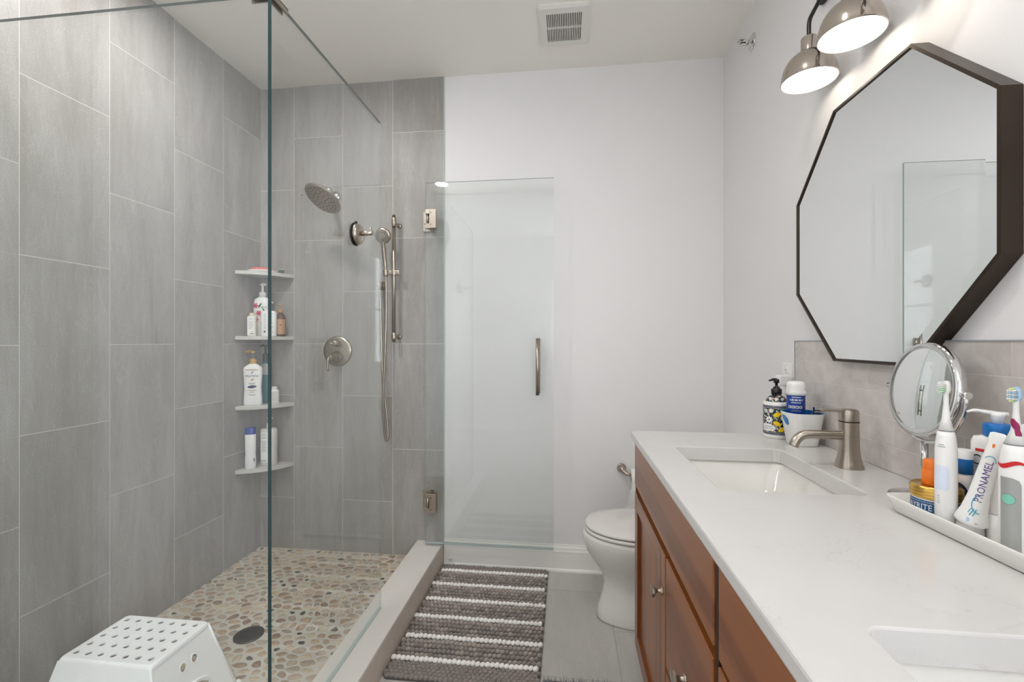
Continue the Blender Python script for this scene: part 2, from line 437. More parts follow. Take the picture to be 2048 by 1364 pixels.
# ================================================================== ROOM SHELL
def slab(name, a, b, m, uvf=None):
    q = MB(); q.box(a, b, m); return struct(q.build(name, uvf=uvf))
slab('floor', (LX-0.1, RY-0.1, -0.1), (RX+0.1, BY+0.1, 0), M['floortile'], lambda c, n: (c.y-2.305+6, c.x-0.205+6))
slab('ceiling', (LX-0.1, RY-0.1, H), (RX+0.1, BY+0.1, H+0.1), M['ceil'])
slab('wall_back', (LX-0.1, BY, 0), (RX+0.1, BY+0.1, H), M['wall'])
slab('wall_left', (LX-0.1, RY-0.1, 0), (LX, BY+0.1, H), M['wall'])
slab('wall_right', (RX, RY-0.1, 0), (RX+0.1, BY+0.1, H), M['wall'])
slab('wall_rear', (LX-0.1, RY-0.1, 0), (RX+0.1, RY, H), M['wall'])
# thin tile cladding of the shower: the tile face is at LX / BY, so walls behind are one tile deep
TT = 0.0005
q = MB(); q.box((LX, 0.7, 0), (LX+TT, BY, H), M['tile'])
struct(q.build('wall_left_tile', uvf=lambda c, n: (c.z, 2.5-c.y)))
q = MB(); q.box((LX+TT, BY-0.006, 0), (-0.683, BY, H), M['tile'])
struct(q.build('wall_back_tile', uvf=lambda c, n: (c.z, -0.68-c.x+1e-4)))
q = MB(); q.box((-0.683, BY-0.008, 0.0), (-0.679, BY, H), M['edgelight']); struct(q.build('trim_1'))

# baseboards with an ogee cap and shoe moulding
def baseboard(name, p0, p1, nrm):
    """profile swept from p0 to p1, nrm points into the room"""
    prof = [(0, 0), (0.019, 0), (0.019, 0.006), (0.0165, 0.013), (0.012, 0.018), (0.012, 0.104), (0.0135, 0.108), (0.0105, 0.118), (0.0105, 0.122),
            (0.0085, 0.131), (0.005, 0.137), (0.004, 0.145), (0, 0.146)]
    p0, p1, nrm = Vector(p0), Vector(p1), Vector(nrm)
    L = [[p+nrm*a+Vector((0, 0, b)) for a, b in prof] for p in (p0, p1)]
    q = MB(); n = len(prof)
    q.loft(L, M['trim'], True, True, False); return struct(q.build(name))
baseboard('baseboard_back', (-0.679, BY, 0), (RX, BY, 0), (0, -1, 0))
baseboard('baseboard_right', (RX, BY-0.02, 0), (RX, 1.70, 0), (-1, 0, 0))
baseboard('baseboard_rear', (LX, RY, 0), (RX, RY, 0), (0, 1, 0))

# shower curb (L shaped) and pebble floor
q = MB()
for (a, b) in (((-0.832, 1.03, 0), (-0.683, BY-0.006, 0.13)), ((LX+TT, 1.03, 0), (-0.832, 1.165, 0.13))):
    x0, y0, z0 = a; x1, y1, z1 = b
    q.box((x0, y0, z0), (x1, y1, z1-0.012), M['curbside'])
    q.box((x0-0.001, y0-0.001, z1-0.012), (x1+0.001, y1, z1), M['curb'])
tag(q.build('shower_curb', bevel=0.001), kind='structure')
q = MB(); q.box((LX+TT, 1.165, 0), (-0.832, BY-0.006, SF), M['grout']); struct(q.build('floor_shower'))

def pebbles():
    X0, X1, Y0, Y1 = LX+0.004, -0.834, 1.167, BY-0.008
    pts = []; px, py = 0.057, 0.033; j = 0; y = Y0-0.02
    while y < Y1+0.03:
        x = X0-0.03+(px/2 if j % 2 else 0)
        while x < X1+0.04:
            if random.random() > 0.06:
                pts.append((x+random.uniform(-0.017, 0.017), y+random.uniform(-0.0105, 0.0105)))
            if random.random() < 0.10: pts.append((x+px/2+random.uniform(-.01, .01), y+random.uniform(-.006, .006)))
            x += px
        y += py; j += 1
    cols = [rgb(178, 152, 126), rgb(166, 138, 114), rgb(190, 168, 140), rgb(150, 128, 108), rgb(180, 160, 142), rgb(196, 180, 154),
            rgb(162, 146, 128), rgb(188, 176, 152), rgb(138, 112, 94), rgb(170, 160, 142), rgb(152, 142, 128)]
    V = []; F = []; colr = []
    cell = {}
    for p in pts: cell.setdefault((int(p[0]/0.08), int(p[1]/0.08)), []).append(p)
    for p in pts:
        ph = random.uniform(-0.45, 0.45)
        poly = [(p[0]+0.05*math.cos(t), p[1]+0.035*math.sin(t)) for t in [2*PI*k/14 for k in range(14)]]
        ci, cj = int(p[0]/0.08), int(p[1]/0.08)
        for di in (-1, 0, 1):
            for dj in (-1, 0, 1):
                for o in cell.get((ci+di, cj+dj), ()):
                    if o is p: continue
                    nx, ny = (o[0]-p[0]), (o[1]-p[1])*1.6
                    mx, my = (o[0]+p[0])/2, (o[1]+p[1])/2
                    L = math.hypot(nx, ny)+1e-9; nx /= L; ny /= L
                    mx -= nx*0.0025; my -= ny*0.0025
                    out = []
                    for k in range(len(poly)):
                        a, b = poly[k], poly[(k+1) % len(poly)]
                        da = (a[0]-mx)*nx+(a[1]-my)*ny; db = (b[0]-mx)*nx+(b[1]-my)*ny
                        if da <= 0: out.append(a)
                        if da*db < 0:
                            t = da/(da-db); out.append((a[0]+(b[0]-a[0])*t, a[1]+(b[1]-a[1])*t))
                    poly = out
                    if len(poly) < 3: break
                if len(poly) < 3: break
            if len(poly) < 3: break
        if len(poly) < 3: continue
        for _ in range(3):
            poly = [q_ for k in range(len(poly)) for q_ in ((poly[k][0]*.75+poly[(k+1) % len(poly)][0]*.25, poly[k][1]*.75+poly[(k+1) % len(poly)][1]*.25),
                                                           (poly[k][0]*.25+poly[(k+1) % len(poly)][0]*.75, poly[k][1]*.25+poly[(k+1) % len(poly)][1]*.75))]
        cx = sum(a for a, b in poly)/len(poly); cy = sum(b for a, b in poly)/len(poly)
        dark = random.random() < 0.07
        s_ = random.uniform(0.42, 0.6) if dark else random.uniform(0.70, 0.98)
        sy = s_*random.uniform(0.85, 1.0)
        poly = [((a-cx)*s_, (b-cy)*sy) for a, b in poly]
        rot = random.uniform(-0.25, 0.35) if s_ < 0.9 else 0
        poly = [(cx+a*math.cos(rot)-b*math.sin(rot), cy+a*math.sin(rot)+b*math.cos(rot)) for a, b in poly]
        poly = [(min(max(a, X0), X1), min(max(b, Y0), Y1)) for a, b in poly]
        if max(a for a, b in poly)-min(a for a, b in poly) < 0.006 or math.hypot(cx+1.30, cy-1.735) < 0.062: continue
        step = max(1, len(poly)//18); poly = poly[::step]
        n = len(poly); base = len(V)
        for sc, z in ((1, SF-0.001), (0.97, SF+0.0018), (0.8, SF+0.0034)):
            V += [(cx+(a-cx)*sc, cy+(b-cy)*sc, z) for a, b in poly]
        col = rgb(52, 48, 44) if dark else random.choice(cols)
        k0 = len(F)
        for r_ in range(2):
            for k in range(n): F.append((base+r_*n+k, base+r_*n+(k+1) % n, base+(r_+1)*n+(k+1) % n, base+(r_+1)*n+k))
        F.append(tuple(base+2*n+k for k in range(n)))
        colr += [col]*(len(F)-k0)
    me = D.meshes.new('pebble_mosaic'); me.from_pydata(V, [], F); me.materials.append(M['pebble'])
    at = me.color_attributes.new('stone', 'FLOAT_COLOR', 'CORNER')
    for p, c in zip(me.polygons, colr):
        p.use_smooth = True
        for li in p.loop_indices: at.data[li].color = c
    o = D.objects.new('pebble_mosaic', me); C.objects.link(o); return o
pb = pebbles(); pb.parent = D.objects['floor_shower']; pb['kind'] = 'stuff'

# ================================================================== VANITY
CF, CL, CE = 0.25, 1.701, -0.09     # cabinet face x, far end y, near end y
van = thing('vanity_cabinet', 'long cherry wood bathroom vanity with slab drawers and panel doors under the white counter', 'cabinet', (0.5, 0.8, 0))
ox, oy = 0.5, 0.8
def vb(a, b): return (a[0]-ox, a[1]-oy, a[2]), (b[0]-ox, b[1]-oy, b[2])
q = MB()
q.box(*vb((CF+0.024, CE, 0.151), (CF+0.04, CL, 0.885)), M['dark'])  # dark sheet stands in for the shade in gaps between fronts
q.box(*vb((CF+0.001, CL-0.018, 0.151), (RX-0.002, CL, 0.885)), M['wood'])
q.box(*vb((CF+0.001, CE, 0.151), (RX-0.002, CE+0.018, 0.885)), M['wood'])
q.box(*vb((CF+0.02, CE, 0.151), (RX-0.002, CL, 0.17)), M['wood'])
q.box(*vb((CF+0.001, 0.788, 0.151), (CF+0.03, 0.8, 0.885)), M['dark'])  # dark strip in place of shade between the two bays
q.build('body', van)
q = MB(); q.box(*vb((CF+0.07, CE+0.03, 0.0), (CF+0.085, CL-0.03, 0.151)), M['wood']); q.box(*vb((CF+0.07, CL-0.045, 0.0), (RX-0.01, CL-0.03, 0.151)), M['wood']); q.build('toe_kick', van)
def knob(par, x, y, z):
    q = MB(); c = (x-ox, y-oy, z)
    q.lathe([(0.010, 0), (0.010, 0.002), (0.0055, 0.004), (0.0045, 0.012), (0.006, 0.017), (0.013, 0.021)], M['nickel'], c, (-1, 0, 0), 20)
    q.lathe([(0.013, 0.021), (0.0165, 0.0225), (0.0165, 0.0275), (0.014, 0.029)], M['nickel'], c, (-1, 0, 0), 8, smooth=False)
    q.build('knob', par)
def front(name, y0, y1, z0, z1, shaker=False, kn=None):
    q = MB(); x0, x1 = CF-0.001, CF+0.019
    if shaker:
        f = 0.058
        q.box(*vb((x0, y0, z0), (x1, y0+f, z1)), M['wood']); q.box(*vb((x0, y1-f, z0), (x1, y1, z1)), M['wood'])
        q.box(*vb((x0, y0+f, z0), (x1, y1-f, z0+f)), M['woodh']); q.box(*vb((x0, y0+f, z1-f), (x1, y1-f, z1)), M['woodh'])
        o = q.build(name, van, bevel=0.002)
        p = MB(); p.box(*vb((x0+0.010, y0+f, z0+f), (x1-0.002, y1-f, z1-f)), M['wood']); p.build('door_panel', o)
    else:
        q.box(*vb((x0, y0, z0), (x1, y1, z1)), M['woodh']); o = q.build(name, van, bevel=0.0025)
    if kn: knob(o, x0, *kn)
    return o
front('false_front', 0.811, 1.70, 0.732, 0.882)
front('door', 1.192, 1.70, 0.152, 0.709, True, (1.222, 0.603))
front('drawer', 0.816, 1.181, 0.437, 0.709, False, (0.99, 0.545))
front('drawer', 0.812, 1.181, 0.152, 0.428, False, (0.99, 0.29))
front('false_front', CE, 0.784, 0.729, 0.882)
front('drawer', 0.415, 0.786, 0.437, 0.717, False, (0.60, 0.545))
front('drawer', 0.415, 0.786, 0.152, 0.428, False, (0.60, 0.29))
front('door', CE, 0.408, 0.152, 0.717, True, (0.375, 0.603))

# counter top with two rectangular cut-outs
HOLES = [(0.338, 0.645, 1.052, 1.472), (0.338, 0.645, 0.148, 0.568)]
def counter():
    bm = bmesh.new(); X0, X1, Y0, Y1 = 0.236, 0.809, -0.105, 1.716
    prof = [(0.004, CT), (0.0012, CT-0.0015), (0, CT-0.005), (0, CT-0.022), (0.002, CT-0.027), (0.008, CT-0.031), (0.012, CT-0.035), (0.013, 0.885)]
    loops = [rrect(X0+i, X1-i*0.0, Y0+i, Y1-i, 0.012-i*0.5 if i < .02 else .002, z) for i, z in prof]
    def ring(pts):
        vs = [bm.verts.new(p) for p in pts]; return vs
    R = [ring(l) for l in loops]
    def bridge(a, b):
        n = len(a)
        for k in range(n): bm.faces.new((a[k], a[(k+1) % n], b[(k+1) % n], b[k]))
    for a, b in zip(R[:-1], R[1:]): bridge(a, b)
    top = [R[0]]; bot = [R[-1]]
    for h in HOLES:
        hl = [ring(rrect(h[0]-i, h[1]+i, h[2]-i, h[3]+i, 0.022+i, z)) for i, z in ((0.003, CT), (0.0008, CT-0.001), (0, CT-0.003), (0, 0.885))]
        for a, b in zip(hl[:-1], hl[1:]): bridge(b, a)
        top.append(hl[0]); bot.append(hl[-1])
    for grp in (top, bot):
        ed = []
        for vs in grp:
            n = len(vs)
            for k in range(n):
                e = bm.edges.get((vs[k], vs[(k+1) % n])) or bm.edges.new((vs[k], vs[(k+1) % n])); ed.append(e)
        bmesh.ops.triangle_fill(bm, use_beauty=True, use_dissolve=False, edges=ed)
    bmesh.ops.recalc_face_normals(bm, faces=bm.faces)
    me = D.meshes.new('countertop'); bm.to_mesh(me); bm.free(); me.materials.append(M['quartz'])
    o = D.objects.new('countertop', me); C.objects.link(o); return o
tag(counter(), 'white quartz countertop with faint grey veins and two rectangular sink openings on the cherry vanity', 'countertop')
def sink(h, label):
    cx, cy = (h[0]+h[1])/2, (h[2]+h[3])/2
    t = thing('undermount_sink', label, 'sink', (cx, cy, 0.76), group='white rectangular undermount sinks')
    q = MB(); a, b = (h[1]-h[0])/2, (h[3]-h[2])/2; Z = 0.76
    def L(i, z, r): return rrect(-a+i, a-i, -b+i, b-i, r, z-Z)
    q.loft([L(-0.03, 0.8845, 0.03), L(-0.006, 0.8845, 0.028), L(-0.004, 0.876, 0.03), L(0.004, 0.86, 0.034), L(0.018, 0.81, 0.045), L(0.035, 0.784, 0.055), L(0.075, 0.772, 0.05), L(0.12, 0.769, 0.028)], M['porc'], False, True)
    q.loft([L(-0.03, 0.8845, 0.03), L(-0.02, 0.86, 0.034), L(0.005, 0.79, 0.045), L(0.05, 0.760, 0.055)], M['porc'], False, True)
    q.build('basin', t)
    q = MB(); q.lathe([(0.022, 0.0095), (0.022, 0.012), (0.017, 0.0125), (0.015, 0.011), (0.012, 0.0145), (0.0, 0.0155)], M['nickel'], (0.02, 0, 0)); q.build('drain', t)
    return t
s1 = sink(HOLES[0], 'white rectangular undermount sink below the single lever tap, farther of the two')
s2 = sink(HOLES[1], 'white rectangular undermount sink at the bottom right, nearer of the two')

# faucet
def faucet(x, y, label):
    t = thing('faucet', label, 'faucet', (x, y, CT), group='brushed nickel single lever faucets')
    q = MB(); n = 8
    def octl(r, z, s_=1.0): return ell(0, 0, r, r*s_, z, 32, 2.6)
    q.loft([octl(0.0305, 0), octl(0.0305, 0.004), octl(0.028, 0.012), octl(0.0238, 0.03), octl(0.0213, 0.055), octl(0.0208, 0.119)], M['nickel'])
    q.loft([octl(0.0215, 0.1185), octl(0.0215, 0.1205)], M['dark'])
    q.build('faucet_body', t, auto=0.6)
    q = MB(); q.tube(bez([(-0.012, 0, 0.083), (-0.05, 0, 0.0835), (-0.095, 0, 0.084), (-0.115, 0, 0.080), (-0.129, 0, 0.067), (-0.136, 0, 0.051)], 5), 0.0115, M['nickel'], 20)
    q.build('spout', t)
    q = MB(); q.loft([octl(0.0208, 0.1205), octl(0.0208, 0.146), octl(0.0195, 0.150), octl(0.014, 0.152)], M['nickel'])
    L = [[(xx, -w_, z-h_), (xx, w_, z-h_), (xx, w_, z+h_), (xx, -w_, z+h_)] for xx, w_, z, h_ in ((0.0, 0.015, 0.145, 0.005), (-0.025, 0.013, 0.1475, 0.0035), (-0.045, 0.0105, 0.148, 0.003), (-0.068, 0.0095, 0.149, 0.003))]
    q.loft(L, M['nickel'], smooth=False); q.build('lever_handle', t, bevel=0.0012, auto=0.6)
faucet(0.731, 1.279, 'brushed nickel single lever faucet with curved spout beside the farther sink')

# backsplash
q = MB(); q.box((0.810, -0.09, CT), (RX, 1.728, 1.252), M['splash'])
struct(q.build('wall_right_backsplash', uvf=lambda c, n: (1.534-c.y+4.0-0.1+0.0, 1.2535-c.z) if abs(n.x) > .5 else (0.05+c.x, c.z-0.01)))
q = MB(); q.box((0.8085, -0.09, 1.252), (RX, 1.728, 1.2555), M['grey']); q.box((0.8085, 1.728, CT), (RX, 1.7305, 1.2555), M['grey']); struct(q.build('trim_2'))

# ================================================================== OCTAGON MIRROR
def octa(cy, cz, ap, x):
    R = ap/math.cos(PI/8)
    return [(x, cy+R*math.cos(PI/8+k*PI/4), cz+R*math.sin(PI/8+k*PI/4)) for k in range(8)]
def wall_mirror(cy, label):
    cz, ap = 1.564, 0.369
    t = thing('octagonal_mirror', label, 'mirror', (RX, cy, cz))
    def O(a, x): return [(p[0]-RX, p[1], p[2]) for p in octa(0, 0, a, x)]
    q = MB(); q.loft([O(ap, RX-0.001), O(ap, 0.7825), O(ap-0.007, 0.7815), O(ap-0.007, 0.790)], M['bronze'], False, False, False)
    q.build('frame', t)
    q = MB(); q.loft([O(ap-0.008, 0.7859), O(ap-0.034, 0.7855)], M['mirror'], False, True, False); q.poly([p for p in O(ap-0.008, 0.81)], M['dark'])
    q.build('mirror_glass', t)
wall_mirror(1.292, 'large octagonal wall mirror in a deep dark bronze frame above the white counter')
# small metal hook at the right edge
t = thing('wall_hook', 'small brushed metal peg on the wall just right of the octagonal mirror frame', 'hook', (RX, 0.868, 1.60))
q = MB(); q.lathe([(0.016, 0), (0.016, 0.004), (0.006, 0.007), (0.005, 0.03), (0.009, 0.034), (0.009, 0.04)], M['nickel'], (0, 0, 0), (-1, 0, 0), 20); q.build('peg', t)

# ================================================================== VANITY LIGHT BAR
vl = thing('vanity_light_fixture', 'three shade bathroom wall light with polished dome shades on black arms above the octagonal mirror', 'wall light', (RX, 1.267, 2.36))
q = MB(); q.box((-0.022, -0.3, -0.03), (0, 0.3, 0.03), M['black']); q.build('mounting_bar', vl, bevel=0.004)
SX = 0.73-RX
for dy in (0.206, 0.0, -0.207):
    q = MB(); q.tube(bez([(-0.02, dy, 0.0), (-0.035, dy, -0.01), (-0.062, dy, -0.08), (SX+0.012, dy, -0.112), (SX+0.001, dy, -0.14), (SX, dy, -0.19)], 6), 0.006, M['black'], 12); q.build('arm', vl)
    q = MB()
    z0 = 2.044-2.36
    q.lathe([(0.006, z0+0.128), (0.0205, z0+0.127), (0.0215, z0+0.125), (0.0215, z0+0.082), (0.030, z0+0.077)], M['shade'], (SX, dy, 0), n=40)
    outer = [(0.0745*math.cos(a)**0.8, z0+0.085*math.sin(a)) for a in [PI/2*k/12*0.8 for k in range(13)]]
    outer = [(0.0752, z0-0.002)]+outer
    q.lathe(outer, M['shade'], (SX, dy, 0), n=48, cap0=False, cap1=True)
    inner = [(r-0.0022, h-0.0015) for r, h in outer]
    s_ = q.lathe([(0.0752, z0-0.002), (0.0730, z0-0.0025)], M['shade'], (SX, dy, 0), n=48, cap0=False, cap1=False)
    q.lathe(inner, M['enamel'], (SX, dy, 0), n=48, cap0=False, cap1=True)
    so = q.build('lamp_shade', vl, auto=1.0)
    b = MB(); b.sphere((SX, dy, z0+0.026), 0.028, M['bulb']); b.cyl((SX, dy, z0+0.05), (SX, dy, z0+0.078), 0.013, M['enamel']); b.build('bulb', so)

# ================================================================== RECESSED CEILING LIGHTS
spots = [(-1.17, 0.67, 'round recessed ceiling light reflected in the shower door'), (-1.30, 1.52, 'round recessed ceiling light above the shower floor'),
         (0.05, 0.72, 'round ceiling light added unseen as fill in front of the vanity')]  # this last light is added for brightness, no such fixture is known
for i, (x, y, lb) in enumerate(spots):
    t = thing('recessed_light', lb, 'ceiling light', (x, y, H), group='round recessed ceiling lights')
    if i == 1: t.scale = (1.25, 1.25, 1)
    q = MB(); q.lathe([(0.078, 0), (0.078, -0.004), (0.060, -0.006), (0.058, -0.002)], M['trim'], n=40, cap0=False, cap1=False); q.build('trim_ring', t)
    q = MB(); q.lathe([(0.058, -0.002), (0.0, -0.0021)], M['can'], n=40, cap0=False, cap1=False); q.build('lens', t)

# ================================================================== CEILING VENT
t = thing('ceiling_vent', 'square white exhaust fan grille with thin dark slots on the ceiling', 'vent', (-0.008, 2.155, H))
q = MB(); q.loft([rrect(-0.121, 0.121, -0.144, 0.144, 0.022, 0), rrect(-0.121, 0.121, -0.144, 0.144, 0.022, -0.006), rrect(-0.108, 0.108, -0.131, 0.131, 0.018, -0.014)], M['ventp'], True, False, False)
# face plate around the slotted field
a0, a1, b0, b1 = -0.082, 0.080, -0.096, 0.094
q.box((-0.108, -0.131, -0.0145), (a0, 0.131, -0.0115), M['ventp']); q.box((a1, -0.131, -0.0145), (0.108, 0.131, -0.0115), M['ventp'])
q.box((a0, -0.131, -0.0145), (a1, b0, -0.0115), M['ventp']); q.box((a0, b1, -0.0145), (a1, 0.131, -0.0115), M['ventp'])
q.build('cover', t)
q = MB(); q.box((a0, b0, -0.0035), (a1, b1, -0.002), M['void']); q.build('backing', t)
q = MB(); n = 20; p = (a1-a0)/n
for k in range(n+1):
    x = a0+k*p; q.box((x-p*0.27, b0, -0.0143), (x+p*0.27, b1, -0.006), M['ventp'])
q.box((a0, 0.0-0.002, -0.0142), (a1, 0.002, -0.006), M['ventp']); q.build('slats', t)

# sprinkler
t = thing('fire_sprinkler', 'chrome sidewall fire sprinkler high on the right wall near the ceiling', 'sprinkler', (RX, 2.126, 2.579))
q = MB(); q.lathe([(0.036, 0), (0.036, 0.003), (0.026, 0.008), (0.014, 0.008), (0.012, 0.018)], M['chrome'], (0, 0, 0), (-1, 0, 0), 28)
q.cyl((-0.018, 0, 0), (-0.03, 0, 0), 0.007, M['chrome'])
for s_ in (-1, 1): q.tube([(-0.02, 0, 0.008*s_), (-0.03, 0, 0.015*s_), (-0.045, 0, 0.013*s_), (-0.056, 0, 0.004*s_)], 0.0022, M['chrome'], 8)
q.build('sprinkler_body', t)
q = MB(); q.cyl((-0.030, 0, 0), (-0.05, 0, 0), 0.003, M['amber']); q.build('glass_bulb', t)
q = MB(); q.box((-0.062, -0.012, 0.006), (-0.040, 0.012, 0.009), M['chrome']); q.lathe([(0.014, 0), (0.014, 0.002)], M['chrome'], (-0.056, 0, 0), (-1, 0, 0), 16); q.build('deflector', t)

# ================================================================== SHOWER GLASS
def pane(name, a, b, edges, parent=None):
    """box of glass; edges: dict axis-sign -> material for the cut faces"""
    q = MB(); q.box(a, b, M['glass'])
    o = q.build(name, parent); me = o.data
    for k, m in edges.items():
        if m.name not in [x.name for x in me.materials]: me.materials.append(m)
    names = [x.name for x in me.materials]
    for p in me.polygons:
        n = p.normal
        key = ('+' if max(n, key=abs) > 0 else '-')+'xyz'[max(range(3), key=lambda i: abs(n[i]))]
        if key in edges: p.material_index = names.index(edges[key].name)
    return o
GE, EL = M['glassedge'], M['edgelight']
enc = thing('shower_enclosure', 'frameless fixed clear glass shower panels meeting at a clipped corner on the curb', 'shower glass', (GX, PY, 0.13))
pane('side_panel', (-0.005, -0.005, 0.0005), (0.005, 1.837-PY, 2.172-0.13), {'-y': GE, '+y': M['clear'], '+z': M['edgegrey'], '-z': EL}, enc)
pane('front_panel', (LX+0.001-GX, -0.005, 0.0005), (-0.0052, 0.005, 2.172-0.13), {'-x': GE, '+x': GE, '+z': M['edgegrey'], '-z': EL}, enc)
q = MB(); z1 = 2.172-0.13
for z0_, z1_ in ((z1-0.012, z1+0.003),):
    q.box((-0.06, 0.006, z0_), (-0.005, 0.010, z1_), M['nickel']); q.box((-0.06, -0.010, z0_), (0.01, -0.006, z1_), M['nickel'])
    q.box((-0.010, 0.006, z0_), (-0.006, 0.06, z1_), M['nickel']); q.box((0.006, -0.010, z0_), (0.010, 0.06, z1_), M['nickel'])
    q.box((-0.06, -0.010, z1+0.0005), (0.010, 0.010, z1+0.003), M['nickel']); q.box((-0.010, 0.010, z1+0.0005), (0.010, 0.06, z1+0.003), M['nickel'])
q.build('corner_clip', enc)
q = MB(); q.box((-0.0062, 0, 0), (0.0062, 1.837-PY, 0.006), M['edgelight']); q.build('bottom_seal', enc)

# door, swung open against the back wall
DY = 2.432
dr = thing('shower_door', 'clear glass shower door standing open against the white back wall', 'shower door', (-0.768, DY, 0.15))
pane('door_glass', (0, -0.005, 0.002), (0.703, 0.005, 1.975), {'+x': EL, '-x': EL, '+z': EL, '-z': EL}, dr)
q = MB(); q.box((0.0, -0.006, -0.010), (0.703, 0.006, 0.004), M['clear']); q.box((0.0, -0.0065, -0.003), (0.703, -0.0055, 0.004), M['edgelight']); q.build('bottom_sweep', dr)
for zc in (1.925-0.15, 0.366-0.15):
    q = MB()
    for s_ in (-1, 1):
        y0, y1 = (0.0055*s_, 0.016*s_)
        q.box((0.026, y0, zc-0.052), (0.062, y1, zc+0.052), M['nickel'])
        q.box((0.002, y0, zc+0.026), (0.026, y1, zc+0.052), M['nickel']); q.box((0.002, y0, zc-0.052), (0.026, y1, zc-0.026), M['nickel'])
    h = q.build('hinge', dr, bevel=0.0015)
    q = MB(); q.cyl((0.015, -0.009, zc-0.027), (0.015, -0.009, zc+0.027), 0.0065, M['nickel']); q.build('hinge_barrel', h)
    q = MB(); q.box((-0.008, -0.008, zc-0.026), (0.007, 0.05, zc+0.026), M['nickel']); q.box((-0.03, 0.05, zc-0.055), (0.03, 0.06, zc+0.055), M['nickel']); q.build('wall_plate', h, bevel=0.001)
    q = MB()
    for dz in (-0.032, 0.032): q.lathe([(0.003, 0), (0.003, 0.0004)], M['black'], (0.034, -0.0163, zc+dz), (0, -1, 0), 12)
    q.build('screw', h)
q = MB()
hx = -0.1485+0.768; hz0, hz1 = 0.97-0.15, 1.27-0.15
for s_ in (-1, 1):
    q.cyl((hx, s_*0.044, hz0), (hx, s_*0.044, hz1), 0.0095, M['nickel'])
    for z in (hz0+0.05, hz1-0.05): q.cyl((hx, s_*0.005, z), (hx, s_*0.044, z), 0.007, M['nickel'])
q.build('door_handle', dr)

# suction hook on the side panel
t = thing('suction_hook', 'round chrome suction cup hook with a short peg stuck on the shower glass panel', 'hook', (GX+0.005, 1.595, 1.647))
q = MB(); q.lathe([(0.042, 0.0), (0.042, 0.004), (0.036, 0.006)], M['rubber'], (0, 0, 0), (1, 0, 0), 32); q.sphere((0.003, 0.004, 0.045), 0.005, M['rubber']); q.build('suction_cup', t)
q = MB(); q.lathe([(0.038, 0.005), (0.038, 0.016), (0.034, 0.022), (0.02, 0.026), (0.0, 0.028)], M['nickel'], (0, 0, 0), (1, 0, 0), 32); q.build('cover', t)
q = MB(); q.cyl((0.02, -0.006, 0.0), (0.075, -0.012, 0.0), 0.0085, M['nickel']); q.cyl((0.067, -0.012, 0.0), (0.067, -0.012, 0.02), 0.004, M['nickel']); q.build('peg', t)

# ================================================================== SHOWER FITTINGS
WY = BY-0.006
t = thing('overhead_shower', 'large round brushed nickel rain shower head on a curved wall arm', 'shower head', (-1.325, WY, 2.088))
q = MB(); q.lathe([(0.034, 0), (0.034, 0.004), (0.026, 0.012), (0.013, 0.016)], M['chrome'], (0, 0, 0), (0, -1, 0), 28)
q.tube(bez([(0, 0, 0), (0, -0.05, 0.0), (0.005, -0.10, -0.008), (0.022, -0.16, -0.038), (0.038, -0.20, -0.06)], 5), 0.0105, M['chrome'], 14); q.build('shower_arm', t)
hc = Vector((-1.262+1.325, 2.24-WY, 1.995-2.088))
wp = Vector((-1.262, 2.24, 1.995))
tc = (Vector((0, 0, 1.2525))-wp).normalized(); rt = tc.cross(Vector((0, 0, 1))).normalized()*-1
upv = rt.cross(tc)*-1
if upv.z < 0: upv = -upv
if rt.x < 0: rt = -rt
nrm = (tc*0.50-rt*0.50-upv*0.71).normalized()
q = MB()
q.lathe([(0.0, 0.006), (0.083, 0.006), (0.092, 0.005), (0.098, 0.0), (0.100, -0.004), (0.098, -0.009), (0.075, -0.018), (0.038, -0.026), (0.026, -0.036), (0.022, -0.052), (0.014, -0.062)], M['nickel'], hc, nrm, 48)
q.sphere(hc-nrm*0.066, 0.018, M['chrome'])
q.sphere(hc+upv*0.012-rt*0.098, 0.006, M['nickel']); ho = q.build('shower_head_disc', t, auto=0.8)
q = MB(); a = nrm.orthogonal().normalized(); b = nrm.cross(a)
for R_, nn in ((0.022, 6), (0.043, 12), (0.062, 16), (0.078, 20)):
    for k in range(nn):
        th = 2*PI*k/nn+R_*40; c_ = hc+(a*math.cos(th)+b*math.sin(th))*R_+nrm*0.0062
        q.lathe([(0.0038, 0), (0.003, 0.0012)], M['ink'], c_, nrm, 8)
q.build('nozzle_field', ho)

t = thing('shower_valve', 'round brushed nickel shower valve plate with two lever knobs on the tiled wall', 'shower valve', (-1.309, WY, 1.197))
q = MB(); q.lathe([(0.087, 0), (0.087, 0.003), (0.083, 0.009), (0.07, 0.012), (0.0, 0.0125)], M['nickel'], (0, 0, 0), (0, -1, 0), 48); q.build('valve_plate', t, auto=0.9)
q = MB(); q.lathe([(0.020, 0.012), (0.020, 0.022), (0.014, 0.026), (0.014, 0.036), (0.018, 0.040), (0.018, 0.052), (0.010, 0.058)], M['nickel'], (0.004, 0, 0.045), (0, -1, 0), 24)
q.cyl((0.004, -0.052, 0.045), (-0.035, -0.062, 0.045), 0.0045, M['nickel']); q.build('diverter_knob', t)
q = MB(); q.lathe([(0.034, 0.012), (0.034, 0.02), (0.024, 0.026), (0.022, 0.044), (0.026, 0.05), (0.026, 0.06), (0.016, 0.068), (0.014, 0.085), (0.017, 0.09), (0.012, 0.10)], M['nickel'], (0.002, 0, -0.034), (0, -1, 0), 28)
q.tube(bez([(0.002, -0.09, -0.034), (-0.004, -0.102, -0.040), (-0.006, -0.104, -0.07), (-0.006, -0.103, -0.108)], 4), 0.0065, M['nickel'], 12); q.build('lever_knob', t)

